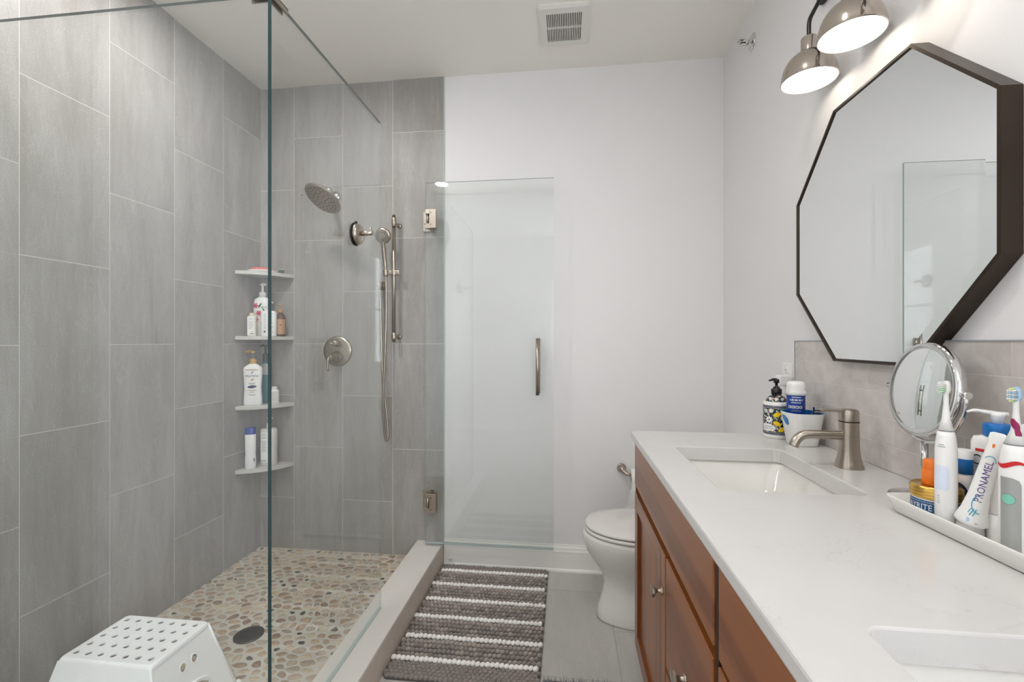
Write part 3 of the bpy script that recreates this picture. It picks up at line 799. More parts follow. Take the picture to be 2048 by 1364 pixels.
t = thing('hand_shower_rail', 'vertical brushed nickel slide bar with hand shower and looping metal hose', 'hand shower', (-0.952, WY, 1.25))
BYo = 2.44-WY
q = MB(); q.cyl((0, BYo, 0), (0, BYo, 0.707), 0.0095, M['nickel']); q.build('slide_bar', t)
for z in (0.655, 0.03):
    q = MB()
    if z > 0.3: q.lathe([(0.0105, 0), (0.0125, 0.002), (0.0125, 0.045), (0.0105, 0.052)], M['nickel'], (0, BYo, z-0.012))
    else: q.lathe([(0.0105, -0.02), (0.0125, -0.014), (0.0125, 0.02), (0.0105, 0.022)], M['nickel'], (0, BYo, z))
    zz = z+0.008 if z > 0.3 else z+0.005
    q.cyl((0, BYo, zz), (0.012, 0, zz-0.006), 0.008, M['nickel']); q.lathe([(0.014, 0), (0.014, 0.006), (0.009, 0.01)], M['nickel'], (0.012, 0, zz-0.006), (0, -1, 0)); q.build('wall_bracket', t)
q = MB(); q.cyl((0, BYo, 0.368), (0, BYo, 0.402), 0.015, M['nickel']); q.box((-0.048, BYo-0.012, 0.376), (0.034, BYo+0.008, 0.396), M['nickel'])
q.lathe([(0.013, 0), (0.015, 0.035)], M['nickel'], (-0.042, BYo-0.012, 0.365)); q.build('slider_holder', t, bevel=0.0015)
hs = MB(); hx0 = -0.042
hs.tube(bez([(hx0, BYo-0.012, 0.375), (hx0-0.002, BYo-0.014, 0.42), (hx0-0.004, BYo-0.022, 0.47), (hx0-0.004, BYo-0.035, 0.52), (hx0-0.003, BYo-0.045, 0.552)], 4), [0.0085]*4+[0.0105]*4+[0.012]*4+[0.011]*5, M['nickel'], 16)
hcn = Vector((hx0+0.0, BYo-0.048, 0.582)); hn = Vector((0.05, -0.95, -0.28)).normalized()
hs.lathe([(0.0, 0.014), (0.030, 0.014), (0.040, 0.012), (0.0435, 0.006), (0.043, 0.0), (0.035, -0.012), (0.02, -0.018), (0.0, -0.02)], M['nickel'], hcn, hn, 36); ho = hs.build('hand_shower', t, auto=0.9)
q = MB(); a = hn.orthogonal().normalized(); b = hn.cross(a)
for k in range(20):
    th = 2*PI*k/20; dd = a*math.cos(th)+b*math.sin(th); pp = -a*math.sin(th)+b*math.cos(th)
    r0, r1 = 0.014, 0.034; w_ = 0.0018
    q.poly([hcn+dd*r0+pp*w_*.6+hn*0.0145, hcn+dd*r0-pp*w_*.6+hn*0.0145, hcn+dd*r1-pp*w_+hn*0.0143, hcn+dd*r1+pp*w_+hn*0.0143], M['ink'])
for k in range(5): q.lathe([(0.002, 0), (0.002, 0.0005)], M['ink'], hcn+(a*math.cos(k*1.26)+b*math.sin(k*1.26))*0.007+hn*0.0143, hn, 8)
q.build('spray_slots', ho)
q = MB()
pth = bez([(hx0, BYo-0.012, 0.365), (hx0+0.002, BYo-0.012, 0.25), (hx0, BYo-0.012, 0.05), (hx0-0.01, BYo-0.012, -0.18), (hx0-0.017, BYo-0.01, -0.36), (hx0-0.012, BYo-0.004, -0.48), (hx0-0.002, BYo+0.0, -0.548),
           (hx0+0.006, BYo+0.006, -0.52), (hx0-0.006, BYo+0.012, -0.40), (hx0-0.028, BYo+0.014, -0.22), (hx0-0.036, BYo+0.014, 0.02), (hx0-0.040, BYo+0.012, 0.2), (-0.090, BYo+0.012, 0.285), (-0.091, BYo+0.015, 0.31)], 34)
q.tube(pth, 0.0068, M['nickel'], 10, rib=0.88); q.build('hose', t)
q = MB(); q.lathe([(0.026, 0), (0.026, 0.004), (0.014, 0.010), (0.012, 0.03)], M['nickel'], (-0.091, 0, 0.32), (0, -1, 0)); q.cyl((-0.091, -0.042, 0.325), (-0.091, -0.042, 0.295), 0.009, M['nickel']); q.cyl((-0.091, -0.02, 0.32), (-0.091, -0.045, 0.32), 0.011, M['nickel']); q.build('wall_elbow', t)

# drain
t = thing('shower_drain', 'round dark metal floor drain set among the pebbles', 'drain', (-1.30, 1.737, SF))
q = MB(); q.lathe([(0.057, 0.0), (0.057, 0.004), (0.052, 0.0055), (0.0, 0.0055)], M['drain'], n=36); q.build('drain_plate', t)
q = MB()
for i in range(-3, 4):
    for j in range(-3, 4):
        if i*i+j*j < 13: q.box((i*0.0105-0.004, j*0.0105-0.004, 0.0056), (i*0.0105+0.004, j*0.0105+0.004, 0.006), M['black'])
q.build('drain_holes', t)

# ================================================================== CORNER SHELVES
SHZ = [1.642, 1.282, 0.897, 0.548]; names = ['topmost', 'second from the top', 'third from the top', 'lowest']
what = ['holding the soap dish', 'holding the floral pump bottle', 'holding the golden pump bottle', 'holding the blue capped bottle']
for z, nm, wh in zip(SHZ, names, what):
    q = MB(); A, Cc, B = Vector((LX+0.001, 2.285)), Vector((-1.632, 2.325)), Vector((-1.580, WY-0.0005)); k = 14
    arc = [A*(1-s_)**2+Cc*2*s_*(1-s_)+B*s_*s_ for s_ in [i/k for i in range(k+1)]]
    pts = [(LX+0.001, WY-0.0005)]+[(p.x, p.y) for p in arc]
    q.loft([[(x, y, z-0.02) for x, y in pts], [(x, y, z) for x, y in pts]], M['shelf'], smooth=False)
    tag(q.build('corner_shelf', bevel=0.0012), 'pale grey shower corner shelf, %s, %s' % (nm, wh), 'shelf', 'corner shelves in the shower')

# ------------------------------------------------------------------ bottle builders
def pump(par, x, y, z, m, h=0.045, r=0.011, spout=(-1, 0, 0), sl=0.03, collar=0.016, stem=None):
    """pump dispenser on a bottle whose neck top is at z"""
    q = MB(); sp = Vector(spout).normalized()
    q.lathe([(r, 0), (r, collar), (r*0.55, collar+0.003), (r*0.5, collar+0.006)], m, (x, y, z), n=20)
    q.cyl((x, y, z+collar), (x, y, z+h-0.006), r*0.33, stem or m)
    q.lathe([(r*0.7, h-0.010), (r*0.7, h-0.001), (r*0.5, h)], m, (x, y, z), n=16)
    c = Vector((x, y, z+h-0.002)); q.tube([c, c+sp*sl*0.6, c+sp*sl+Vector((0, 0, -0.004))], [r*0.42, r*0.36, r*0.28], m, 10)
    return q.build('pump', par, auto=0.9)
def flat_loops(spec, rz=0, e=3.0, n=32):
    out = []
    for a, b, z in spec:
        L = ell(0, 0, a, b, z, n, e); c, s_ = math.cos(rz), math.sin(rz)
        out.append([(x*c-y*s_, x*s_+y*c, zz) for x, y, zz in L])
    return out
def bottle(name, label, loc, spec, m, e=2.0, rz=0, cat='bottle', group=None, body='bottle_body'):
    t = thing(name, label, cat, loc, group=group); q = MB(); q.loft(flat_loops(spec, rz, e), m); q.build(body, t, auto=0.8); return t
def lines(mb, mp, xs, ys, w_, m, h=0.0007, seed=1):
    rr = random.Random(seed)
    for y in ys:
        L = w_*rr.uniform(0.6, 1.0); put_strip(mb, xs-L/2, xs+L/2, y-h, y+h, mp, m, n=4)

# shelf 1: soap dish, cloth, clear cup
z = SHZ[0]
t = thing('soap_dish', 'oval white soap dish on the topmost corner shelf', 'soap dish', (-1.708, 2.392, z))
q = MB(); q.loft(flat_loops([(0.050, 0.028, 0), (0.068, 0.042, 0.004), (0.077, 0.048, 0.011), (0.075, 0.046, 0.0115), (0.058, 0.034, 0.006)], 0.5, 2.0), M['white']); q.build('dish', t)
q = MB(); L = []
for i, (a, b, zz) in enumerate([(0.045, 0.022, 0.008), (0.054, 0.026, 0.014), (0.048, 0.022, 0.021), (0.032, 0.014, 0.027), (0.01, 0.006, 0.031)]):
    L.append([(x+0.006*math.sin(5*math.atan2(y, x)+i)-0.004*i, y+0.35*x+0.002*math.cos(7*x*60), zz+0.002*math.sin(4*math.atan2(y, x))) for x, y, zz in ell(0, 0, a, b, zz, 28)])
o = q.loft(L, M['pink']); o = q.build('washcloth'); o.location = (-1.705, 2.39, z+0.001); tag(o, 'folded pink wash cloth lying in the oval soap dish', 'cloth')
t = thing('clear_cup', 'small clear plastic cup at the right end of the topmost corner shelf', 'cup', (-1.630, 2.452, z))
q = MB(); q.lathe([(0.014, 0), (0.016, 0.024), (0.0148, 0.024), (0.013, 0.002)], M['clear'], cap1=True); q.lathe([(0.0165, 0.023), (0.0165, 0.025), (0.0148, 0.025)], M['white'], cap0=False, cap1=False); q.build('cup', t)

def facing(rz, d, a=0.06, b=0.03, e=3.0):
    rx = Vector((math.cos(rz), math.sin(rz), 0)); nn = Vector((rx.y, -rx.x, 0))
    return lambda x, y, o: rx*x+nn*(b*max(0.0, 1-abs(x/a)**e)**(1/e)+d-b+o)+Vector((0, 0, y))
# shelf 2
z = SHZ[1]
t = bottle('floral_pump_bottle', 'tall white pump bottle with pink flowers at the back of the second corner shelf', (-1.738, 2.437, z),
           [(0.042, 0.026, 0), (0.047, 0.031, 0.007), (0.047, 0.031, 0.185), (0.042, 0.028, 0.212), (0.022, 0.019, 0.226), (0.014, 0.014, 0.232)], M['white'], 2.4, 0.3)
pump(t, 0, 0, 0.232, M['white'], 0.070, 0.019, (1, -0.3, 0), 0.026, 0.020)
q = MB(); mp = facing(0.3, 0.0315, 0.0475, 0.031, 2.4)
for fx, fy in ((-0.028, 0.175), (-0.010, 0.132), (-0.026, 0.095), (0.016, 0.080)):
    for k in range(6): put_poly(q, oval(fx+0.008*math.cos(k*1.05), fy+0.008*math.sin(k*1.05), 0.0090, 0.0048, k*1.05, 10), mp, M['pinkp'], 0.0006+0.0001*k)
    put_poly(q, oval(fx, fy, 0.003, 0.003), mp, M['crimson'], 0.0014)
put_poly(q, oval(-0.004, 0.176, 0.016, 0.005, 1.0, 12), mp, M['green'], 0.0008); put_poly(q, oval(0.016, 0.150, 0.014, 0.004, 2.2, 12), mp, M['green'], 0.0008)
put_text(q, 'PANTENE', 0.012, mp, M['ink'], 0.022, 0.166, 0.0016); lines(q, mp, 0.022, [0.140, 0.135, 0.130], 0.024, M['ink'], 0.0009)
q.build('printed_flowers', t)
t = bottle('small_lotion_bottle', 'small white bottle with a printed label at the front left of the second corner shelf', (-1.741, 2.353, z),
           [(0.021, 0.014, 0), (0.0225, 0.0155, 0.003), (0.0225, 0.0155, 0.108), (0.021, 0.014, 0.113), (0.0125, 0.0115, 0.115), (0.0125, 0.0115, 0.130)], M['cream'], 3.2, 0.3)
q = MB(); mp = facing(0.3, 0.0158)
put_strip(q, -0.020, 0.017, 0.006, 0.108, mp, M['white'], 0.0002); lines(q, mp, -0.001, [0.098, 0.094, 0.083, 0.078, 0.073, 0.068, 0.063, 0.058, 0.053, 0.048, 0.043], 0.030, M['grey'], 0.0007)
put_strip(q, -0.006, 0.014, 0.012, 0.0155, mp, M['ink'], 0.0004); put_strip(q, 0.004, 0.009, 0.022, 0.026, mp, M['ink'], 0.0004); q.build('label', t)
t = bottle('white_pump_bottle', 'white square shouldered pump bottle in the middle of the second corner shelf', (-1.663, 2.386, z),
           [(0.037, 0.018, 0), (0.040, 0.020, 0.005), (0.040, 0.020, 0.132), (0.036, 0.018, 0.141), (0.014, 0.013, 0.144), (0.012, 0.012, 0.150)], M['white'], 3.2, 0.35)
pump(t, 0, 0, 0.150, M['white'], 0.044, 0.012, (1, 0.3, 0), 0.022)
q = MB(); mp = facing(0.35, 0.0203)
lines(q, mp, -0.015, [0.125, 0.113, 0.102, 0.091, 0.080, 0.068, 0.057, 0.046], 0.012, M['navy'], 0.0009, 3); lines(q, mp, 0.019, [0.129, 0.124, 0.112, 0.092, 0.078, 0.073, 0.056, 0.050], 0.020, M['grey'], 0.0008, 4)
put_strip(q, -0.021, -0.013, 0.020, 0.031, mp, M['navy']); put_strip(q, 0.022, 0.026, 0.020, 0.026, mp, M['grey']); q.build('printed_label', t)
t = bottle('brown_pump_bottle', 'brown pump bottle with a tan label at the right of the second corner shelf', (-1.628, 2.437, z),
           [(0.026, 0.026, 0), (0.028, 0.028, 0.004), (0.028, 0.028, 0.108), (0.022, 0.022, 0.124), (0.012, 0.012, 0.130), (0.011, 0.011, 0.136)], M['amber'])
pump(t, 0, 0, 0.136, M['tan'], 0.045, 0.013, (-1, 0.2, 0), 0.020)
q = MB(); mp = cyl_map((0, 0, 0), (0.55, -0.83, 0), 0.028); put_strip(q, -0.030, 0.030, 0.012, 0.098, mp, M['tan'], 0.0004, 12)
put_poly(q, oval(0, 0.066, 0.005, 0.0035, 0.5), mp, M['amber'], 0.0008); lines(q, mp, 0, [0.044, 0.038], 0.024, M['amber']); q.build('label', t)

# shelf 3
z = SHZ[2]; K_ = 1.09
t = bottle('shampoo_pump_bottle', 'large white shampoo bottle with a golden pump at the front of the third corner shelf', (-1.7455, 2.366, z),
           [(a, b, zz*K_) for a, b, zz in [(0.043, 0.020, 0), (0.047, 0.024, 0.006), (0.047, 0.024, 0.03), (0.043, 0.023, 0.085), (0.046, 0.024, 0.14), (0.048, 0.024, 0.186), (0.043, 0.022, 0.196), (0.024, 0.016, 0.208), (0.015, 0.014, 0.213)]], M['white'], 3.0, 0.36)
pump(t, 0, 0, 0.232, M['goldp'], 0.070, 0.019, (-1, -0.3, 0), 0.036, 0.022, M['clear'])
q = MB(); mp0 = facing(0.36, 0.0246); mp = lambda x, y, o: mp0(x, y*K_, o)
put_strip(q, -0.032, 0.034, 0.179, 0.183, mp, M['goldp']); put_strip(q, -0.02, 0.022, 0.1805, 0.182, mp, M['ink'], 0.0005)
put_poly(q, oval(0.003, 0.168, 0.008, 0.0035, 0.7), mp, M['grey']); put_poly(q, oval(0.0, 0.165, 0.007, 0.0025, 0.5), mp, M['grey'], 0.0004)
put_text(q, 'PANTENE', 0.0155, mp, M['navy'], 0.001, 0.149, 0.0005)
put_poly(q, oval(0.004, 0.131, 0.009, 0.004, 0.5), mp, M['goldp']); put_poly(q, oval(0.002, 0.129, 0.005, 0.003, 0.3), mp, M['tan'], 0.0005)
put_text(q, 'repair', 0.014, mp, M['navy'], 0.001, 0.112, 0.0004); put_poly(q, oval(0.002, 0.095, 0.021, 0.0075, 0.08, 20, 0.1), mp, M['navy']); put_poly(q, oval(0.014, 0.097, 0.006, 0.004, 0.2), mp, M['purple'], 0.0006)
put_strip(q, -0.024, 0.026, 0.0765, 0.079, mp, M['tan']); lines(q, mp, 0.002, [0.068, 0.054], 0.034, M['ink'], 0.0010); q.build('printed_label', t)
t = bottle('teal_pump_bottle', 'slim teal liquid bottle with a black pump behind the large white shampoo bottle', (-1.726, 2.446, z),
           [(0.026, 0.022, 0), (0.028, 0.024, 0.004), (0.028, 0.024, 0.160), (0.026, 0.022, 0.205), (0.021, 0.018, 0.228), (0.013, 0.013, 0.240)], M['teal'], 2.4)
q = MB(); q.loft(flat_loops([(0.0282, 0.0242, 0.165), (0.0264, 0.0224, 0.206), (0.0214, 0.0184, 0.2285)], 0, 2.4), M['grey'], False, False); q.build('clear_top', t)
pump(t, 0, 0, 0.239, M['black'], 0.096, 0.016, (-0.3, -1, 0), 0.032, 0.045)
t = bottle('tiny_lotion_bottle', 'small plain white bottle at the right of the third corner shelf', (-1.664, 2.437, z),
           [(0.022, 0.014, 0), (0.024, 0.016, 0.003), (0.024, 0.016, 0.073), (0.022, 0.014, 0.078), (0.014, 0.012, 0.079), (0.014, 0.012, 0.097)], M['white'], 3.2, 0.3)
q = MB(); mp = facing(0.3, 0.0162)
put_strip(q, -0.020, 0.019, 0.006, 0.070, mp, M['offwhite'], 0.0001); lines(q, mp, -0.004, [0.052, 0.034, 0.022], 0.028, M['grey'], 0.0007); q.build('label', t)

# shelf 4
z = SHZ[3]
t = bottle('blue_cap_bottle', 'slim white bottle with a dark blue cap on the lowest corner shelf', (-1.740, 2.338, z),
           [(0.025, 0.017, 0), (0.028, 0.020, 0.004), (0.0275, 0.020, 0.058), (0.0252, 0.019, 0.080), (0.0268, 0.019, 0.105), (0.0270, 0.0195, 0.188), (0.025, 0.018, 0.192)], M['white'], 2.5, 0.35)
q = MB(); q.loft(flat_loops([(0.0275, 0.0198, 0.191), (0.0275, 0.0198, 0.222), (0.024, 0.017, 0.227)], 0.35, 2.5), M['deepblue']); q.build('cap', t, auto=0.8)
q = MB(); mp = cyl_map((0, 0, 0), (0.6, -1, 0), 0.026); put_poly(q, oval(0.022, 0.048, 0.004, 0.012, 0.2), mp, M['navy'], 0.001); q.build('printed_mark', t)
t = bottle('large_lotion_pump_bottle', 'large white pump bottle with small print at the back of the lowest corner shelf', (-1.690, 2.425, z),
           [(0.040, 0.026, 0), (0.044, 0.030, 0.005), (0.044, 0.030, 0.198), (0.040, 0.027, 0.208), (0.014, 0.012, 0.212), (0.013, 0.012, 0.218)], M['offwhite'], 2.8, 0.2)
pump(t, 0, 0, 0.218, M['offwhite'], 0.052, 0.013, (1, 0.3, 0), 0.022)
q = MB(); mp = facing(0.2, 0.0304)
put_strip(q, -0.032, 0.006, 0.02, 0.190, mp, M['white'], 0.0001); lines(q, mp, -0.017, [0.180, 0.174, 0.162, 0.156], 0.028, M['ink'], 0.0009); lines(q, mp, -0.017, [0.140-0.006*k for k in range(11)], 0.030, M['grey'], 0.0011, 8)
for k in range(7): put_strip(q, -0.030+k*0.0042, -0.0278+k*0.0042-(k % 3)*0.0005, 0.022, 0.036, mp, M['ink'], 0.0003, 1)
q.build('label', t)

# ================================================================== STEP STOOL
t = thing('step_stool', 'white plastic step stool with a perforated top standing in the shower', 'stool', (-1.378, 1.323, SF))
q = MB(); zt = 0.25
hx_, hy_ = 0.158, 0.113
holes = [(-0.129+0.043*i, 0.083-0.0412*j) for j in range(5) for i in range(7)]
def stool_top():
    bm = bmesh.new(); o_ = [bm.verts.new(p) for p in rrect(-hx_+0.008, hx_-0.008, -hy_+0.008, hy_-0.008, 0.012, zt)]
    ed = [bm.edges.new((o_[k], o_[(k+1) % len(o_)])) for k in range(len(o_))]; rims = []
    for x, y in holes:
        r_ = [bm.verts.new((x+0.0085*math.cos(a), y+0.0085*math.sin(a), zt)) for a in [2*PI*k/14 for k in range(14)]]
        ed += [bm.edges.new((r_[k], r_[(k+1) % 14])) for k in range(14)]; rims.append(r_)
    bmesh.ops.triangle_fill(bm, use_beauty=True, use_dissolve=False, edges=ed)
    for r_ in rims:
        lo = [bm.verts.new((v.co.x, v.co.y, zt-0.004)) for v in r_]
        for k in range(14): bm.faces.new((r_[k], r_[(k+1) % 14], lo[(k+1) % 14], lo[k]))
    bmesh.ops.recalc_face_normals(bm, faces=bm.faces)
    me = D.meshes.new('seat'); bm.to_mesh(me); bm.free(); me.materials.append(M['stool'])
    for p in me.polygons: p.use_smooth = False
    o = D.objects.new('seat', me); C.objects.link(o); o.parent = t; return o
stool_top()
def srr(ix, iy, z, r=0.02): return rrect(-hx_-ix, hx_+ix, -hy_-iy, hy_+iy, r, z)
def quadpatch(mb, P, opening_polys, m):
    pass
# shell: four leaning walls with arched openings, each wall filled around its holes
def wall_panel(p00, p10, p11, p01, hs, m, name):
    """p00 bottom-left .. p01 top-left (3-D); hs: polygons in (s,t) in 0..1; thickness inwards"""
    p00, p10, p11, p01 = map(Vector, (p00, p10, p11, p01))
    nrm_ = (p10-p00).cross(p01-p00).normalized()
    def mp(s_, t_): return (p00*(1-s_)+p10*s_)*(1-t_)+(p01*(1-s_)+p11*s_)*t_
    bm = bmesh.new(); out = []
    for loop in hs:
        vs = [bm.verts.new(mp(a, b)) for a, b in loop]; out.append(vs)
    ed = [bm.edges.new((vs[k], vs[(k+1) % len(vs)])) for vs in out for k in range(len(vs))]
    bmesh.ops.triangle_fill(bm, use_beauty=True, use_dissolve=False, edges=ed)
    ff = list(bm.faces)
    bmesh.ops.solidify(bm, geom=ff, thickness=0.0035)
    bmesh.ops.recalc_face_normals(bm, faces=bm.faces)
    me = D.meshes.new(name); bm.to_mesh(me); bm.free(); me.materials.append(m)
    o = D.objects.new(name, me); C.objects.link(o); o.parent = t; return o
fl = 0.066; fy_ = 0.045; zb = 0.0; ztp = zt-0.010
def corner(sx, sy, top):
    return (sx*(hx_-0.003 if top else hx_+fl), sy*(hy_-0.003 if top else hy_+fy_), ztp if top else zb)
def arch(s0, s1, t1, n=8, t0=0.0):
    pts = [(s0, t0)]+[((s0+s1)/2-(s1-s0)/2*math.cos(PI*k/n), t1-0.14+0.14*math.sin(PI*k/n)) for k in range(n+1)]+[(s1, t0)]
    return pts
def outline(s0, s1, t1):  # outer loop with leg arch cut from the bottom edge
    return [(0, 0)]+arch(s0, s1, t1)+[(1, 0), (1, 1), (0, 1)]
wall_panel(corner(1, -1, False), corner(1, 1, False), corner(1, 1, True), corner(1, -1, True),
           [outline(0.28, 0.72, 0.46), oval(0.445, 0.745, 0.05, 0.052, 0, 16), oval(0.625, 0.745, 0.05, 0.052, 0, 16)], M['stool'], 'side_wall')
wall_panel(corner(-1, 1, False), corner(-1, -1, False), corner(-1, -1, True), corner(-1, 1, True), [outline(0.28, 0.72, 0.46)], M['stool'], 'side_wall')
wall_panel(corner(-1, -1, False), corner(1, -1, False), corner(1, -1, True), corner(-1, -1, True), [outline(0.25, 0.75, 0.5)], M['stool'], 'side_wall')
wall_panel(corner(1, 1, False), corner(-1, 1, False), corner(-1, 1, True), corner(1, 1, True), [outline(0.25, 0.75, 0.5)], M['stool'], 'side_wall')
q = MB()
q.loft([rrect(-hx_+0.008, hx_-0.008, -hy_+0.008, hy_-0.008, 0.012, zt), rrect(-hx_+0.003, hx_-0.003, -hy_+0.003, hy_-0.003, 0.014, zt-0.0015), rrect(-hx_, hx_, -hy_, hy_, 0.014, zt-0.006), rrect(-hx_-0.001, hx_+0.001, -hy_-0.001, hy_+0.001, 0.014, zt-0.014)], M['stool'], False, False)
q.build('top_rim', t)
for sx in (-1, 1):
    for sy in (-1, 1):
        q = MB(); q.tube([corner(sx, sy, True), (sx*(hx_+0.0125), sy*(hy_+0.0075), ztp*0.75), corner(sx, sy, False)], [0.0035, 0.005, 0.0065], M['stool'], 12)
        q.sphere((sx*(hx_+fl), sy*(hy_+fy_), 0.008), 0.014, M['stool'], sc=(1, 1, 0.55)); q.build('leg', t)
q = MB()
for (a, b) in ((oval(0.445, 0.745, 0.05, 0.052, 0, 20), 0), (oval(0.625, 0.745, 0.05, 0.052, 0, 20), 0), (arch(0.26, 0.74, 0.49)[0:], 1)):
    p00, p10, p11, p01 = map(Vector, (corner(1, -1, False), corner(1, 1, False), corner(1, 1, True), corner(1, -1, True)))
    P = [(p00*(1-s_)+p10*s_)*(1-t_)+(p01*(1-s_)+p11*s_)*t_ for s_, t_ in a]
    if not b: P.append(P[0])
    q.tube(P, 0.0016 if not b else 0.0045, M['stool'], 8)
q.build('raised_edging', t)

# ================================================================== RUG
t = thing('bath_rug', 'grey chenille bath rug with white stripes lying beside the shower curb', 'rug', (-0.385, 2.05, 0))
q = MB(); q.loft([rrect(-0.295, 0.290, -0.43, 0.43, 0.02, 0.0005), rrect(-0.295, 0.290, -0.43, 0.43, 0.02, 0.006)], M['backing'], smooth=False); q.build('backing', t)
q = MB()
ico = bmesh.new(); bmesh.ops.create_icosphere(ico, subdivisions=2, radius=1); iv = [v.co.copy() for v in ico.verts]; fi = [tuple(v.index for v in f.verts) for f in ico.faces]; ico.free()
p_y, p_x = 0.1372/5, 0.0186
white_y = [2.405-2.05-0.1372*k for k in range(6)]
rows = []
yy = white_y[0]+p_y*0.8
while yy < 0.425: rows.append((yy, 'd')); yy += 0.0165
for wi, wy_ in enumerate(white_y):
    rows.append((wy_, 'w'))
    if wi < 5:
        for j in range(1, 5): rows.append((wy_-p_y*j, 't' if j == 1 else 'g'))
yy = white_y[-1]-p_y*0.85
while yy > -0.425: rows.append((yy, 'd')); yy -= 0.0165
rr = random.Random(3)
for i, (yy, ty) in enumerate(rows):
    off = p_x/2 if i % 2 else 0
    for j in range(40):
        x = -0.286+off+j*p_x
        if x > 0.285: continue
        sx = 0.0104*rr.uniform(.92, 1.1); sy = {'w': 0.0120, 't': 0.0112, 'g': 0.0100, 'd': 0.0095}[ty]*rr.uniform(.92, 1.08); sz = 0.0105*rr.uniform(.85, 1.1)
        cz = 0.010+(0.004 if ty == 'w' else 0)+rr.uniform(-.0015, .0015)
        m = {'w': M['pilew'], 'd': M['pile'], 'g': M['pile'], 't': M['pilet']}[ty]
        if ty == 'g' and rr.random() < 0.3: m = M['pilet']
        q.add([(x+v.x*sx+v.y*0.002, yy+v.y*sy, cz+v.z*sz) for v in iv], fi, m, True)
q.build('chenille_pile', t)
q = MB(); q.loft([[(-0.276, 0.425, 0.012), (-0.236, 0.425, 0.012), (-0.236, 0.4255, 0.0125), (-0.276, 0.4255, 0.0125)], [(-0.272, 0.428, 0.03), (-0.236, 0.428, 0.03), (-0.236, 0.4285, 0.0305), (-0.272, 0.4285, 0.0305)],
                  [(-0.268, 0.426, 0.048), (-0.234, 0.426, 0.047), (-0.234, 0.4265, 0.047), (-0.268, 0.4265, 0.048)]], M['white'], smooth=False)
mp = plane_map((-0.254, 0.4255, 0.03), (1, 0, 0)); lines(q, mp, 0, [0.012, 0.009, 0.006, 0.003, 0.0, -0.003], 0.022, M['grey'], 0.0005); q.build('care_tag', t)
# second mat, only its shaggy edge shows
t = thing('shag_mat', 'grey shaggy bath mat at the bottom edge, in front of the striped rug', 'rug', (0.07, 1.443, 0))
q = MB(); q.loft([rrect(-0.158, 0.20, -0.45, 0.235, 0.02, 0.0005), rrect(-0.158, 0.20, -0.45, 0.235, 0.02, 0.006)], M['backing'], smooth=False); q.build('backing', t)
q = MB(); rr = random.Random(9)
for k in range(2600):
    x, y = rr.uniform(-0.155, 0.195), rr.uniform(-0.1, 0.232); a, b = rr.uniform(-.010, .010), rr.uniform(-.010, .012)
    q.add([(x-0.0016, y, 0.004), (x+0.0016, y, 0.004), (x, y+0.0018, 0.004), (x+a, y+b, rr.uniform(.020, .034))], [(0, 1, 3), (1, 2, 3), (2, 0, 3)], M['shag'])
q.build('shag_pile', t)['kind'] = 'stuff'

# ================================================================== TOILET
TY = 2.108
t = thing('toilet', 'white porcelain toilet with closed lid between the vanity and the back wall', 'toilet', (0.45, TY, 0))
def egg(xf, xb, hw, z, n=40, e=2.2):
    """front at xf (towards -x), back at xb, widest a little behind the middle"""
    out = []
    xm = xf+(xb-xf)*0.52
    for k in range(n):
        a = 2*PI*k/n; c, s_ = math.cos(a), math.sin(a)
        x = xm-(xm-xf)*abs(c)**(2/e) if c > 0 else xm+(xb-xm)*abs(c)**(2/2.6)
        out.append((x-0.45, hw*math.copysign(abs(s_)**(2/e), s_), z))
    return out
q = MB()
q.loft([egg(0.145, 0.70, 0.105, 0.001), egg(0.138, 0.70, 0.108, 0.012), egg(0.146, 0.70, 0.102, 0.06), egg(0.165, 0.70, 0.095, 0.12), egg(0.172, 0.70, 0.098, 0.17), egg(0.160, 0.70, 0.112, 0.21), egg(0.125, 0.70, 0.142, 0.26),
        egg(0.092, 0.68, 0.168, 0.31), egg(0.076, 0.66, 0.182, 0.355), egg(0.074, 0.66, 0.187, 0.385), egg(0.082, 0.66, 0.184, 0.400)], M['porc'])
q.build('bowl', t)
q = MB(); q.loft([egg(0.092, 0.60, 0.182, 0.402), egg(0.084, 0.60, 0.188, 0.405), egg(0.084, 0.60, 0.188, 0.414), egg(0.09, 0.60, 0.184, 0.418)], M['porc']); q.build('seat', t)
q = MB(); q.loft([egg(0.094, 0.60, 0.180, 0.421), egg(0.086, 0.60, 0.187, 0.424), egg(0.086, 0.60, 0.187, 0.432), egg(0.10, 0.59, 0.175, 0.440), egg(0.16, 0.56, 0.13, 0.4445), egg(0.26, 0.50, 0.06, 0.446)], M['porc']); q.build('lid', t)
q = MB(); q.loft([rrect(0.16, 0.345, -0.20, 0.20, 0.03, 0.38), rrect(0.155, 0.348, -0.215, 0.215, 0.03, 0.45), rrect(0.15, 0.350, -0.225, 0.225, 0.03, 0.735)], M['porc']); q.build('tank', t)
q = MB(); q.loft([rrect(0.14, 0.354, -0.232, 0.232, 0.03, 0.737), rrect(0.138, 0.356, -0.235, 0.235, 0.03, 0.75), rrect(0.145, 0.352, -0.228, 0.228, 0.03, 0.768)], M['porc']); q.build('tank_lid', t)
q = MB(); q.cyl((0.15, -0.16, 0.67), (0.13, -0.16, 0.67), 0.012, M['chrome']); q.tube([(0.132, -0.16, 0.67), (0.128, -0.10, 0.662)], [0.006, 0.008], M['chrome']); q.build('flush_lever', t)

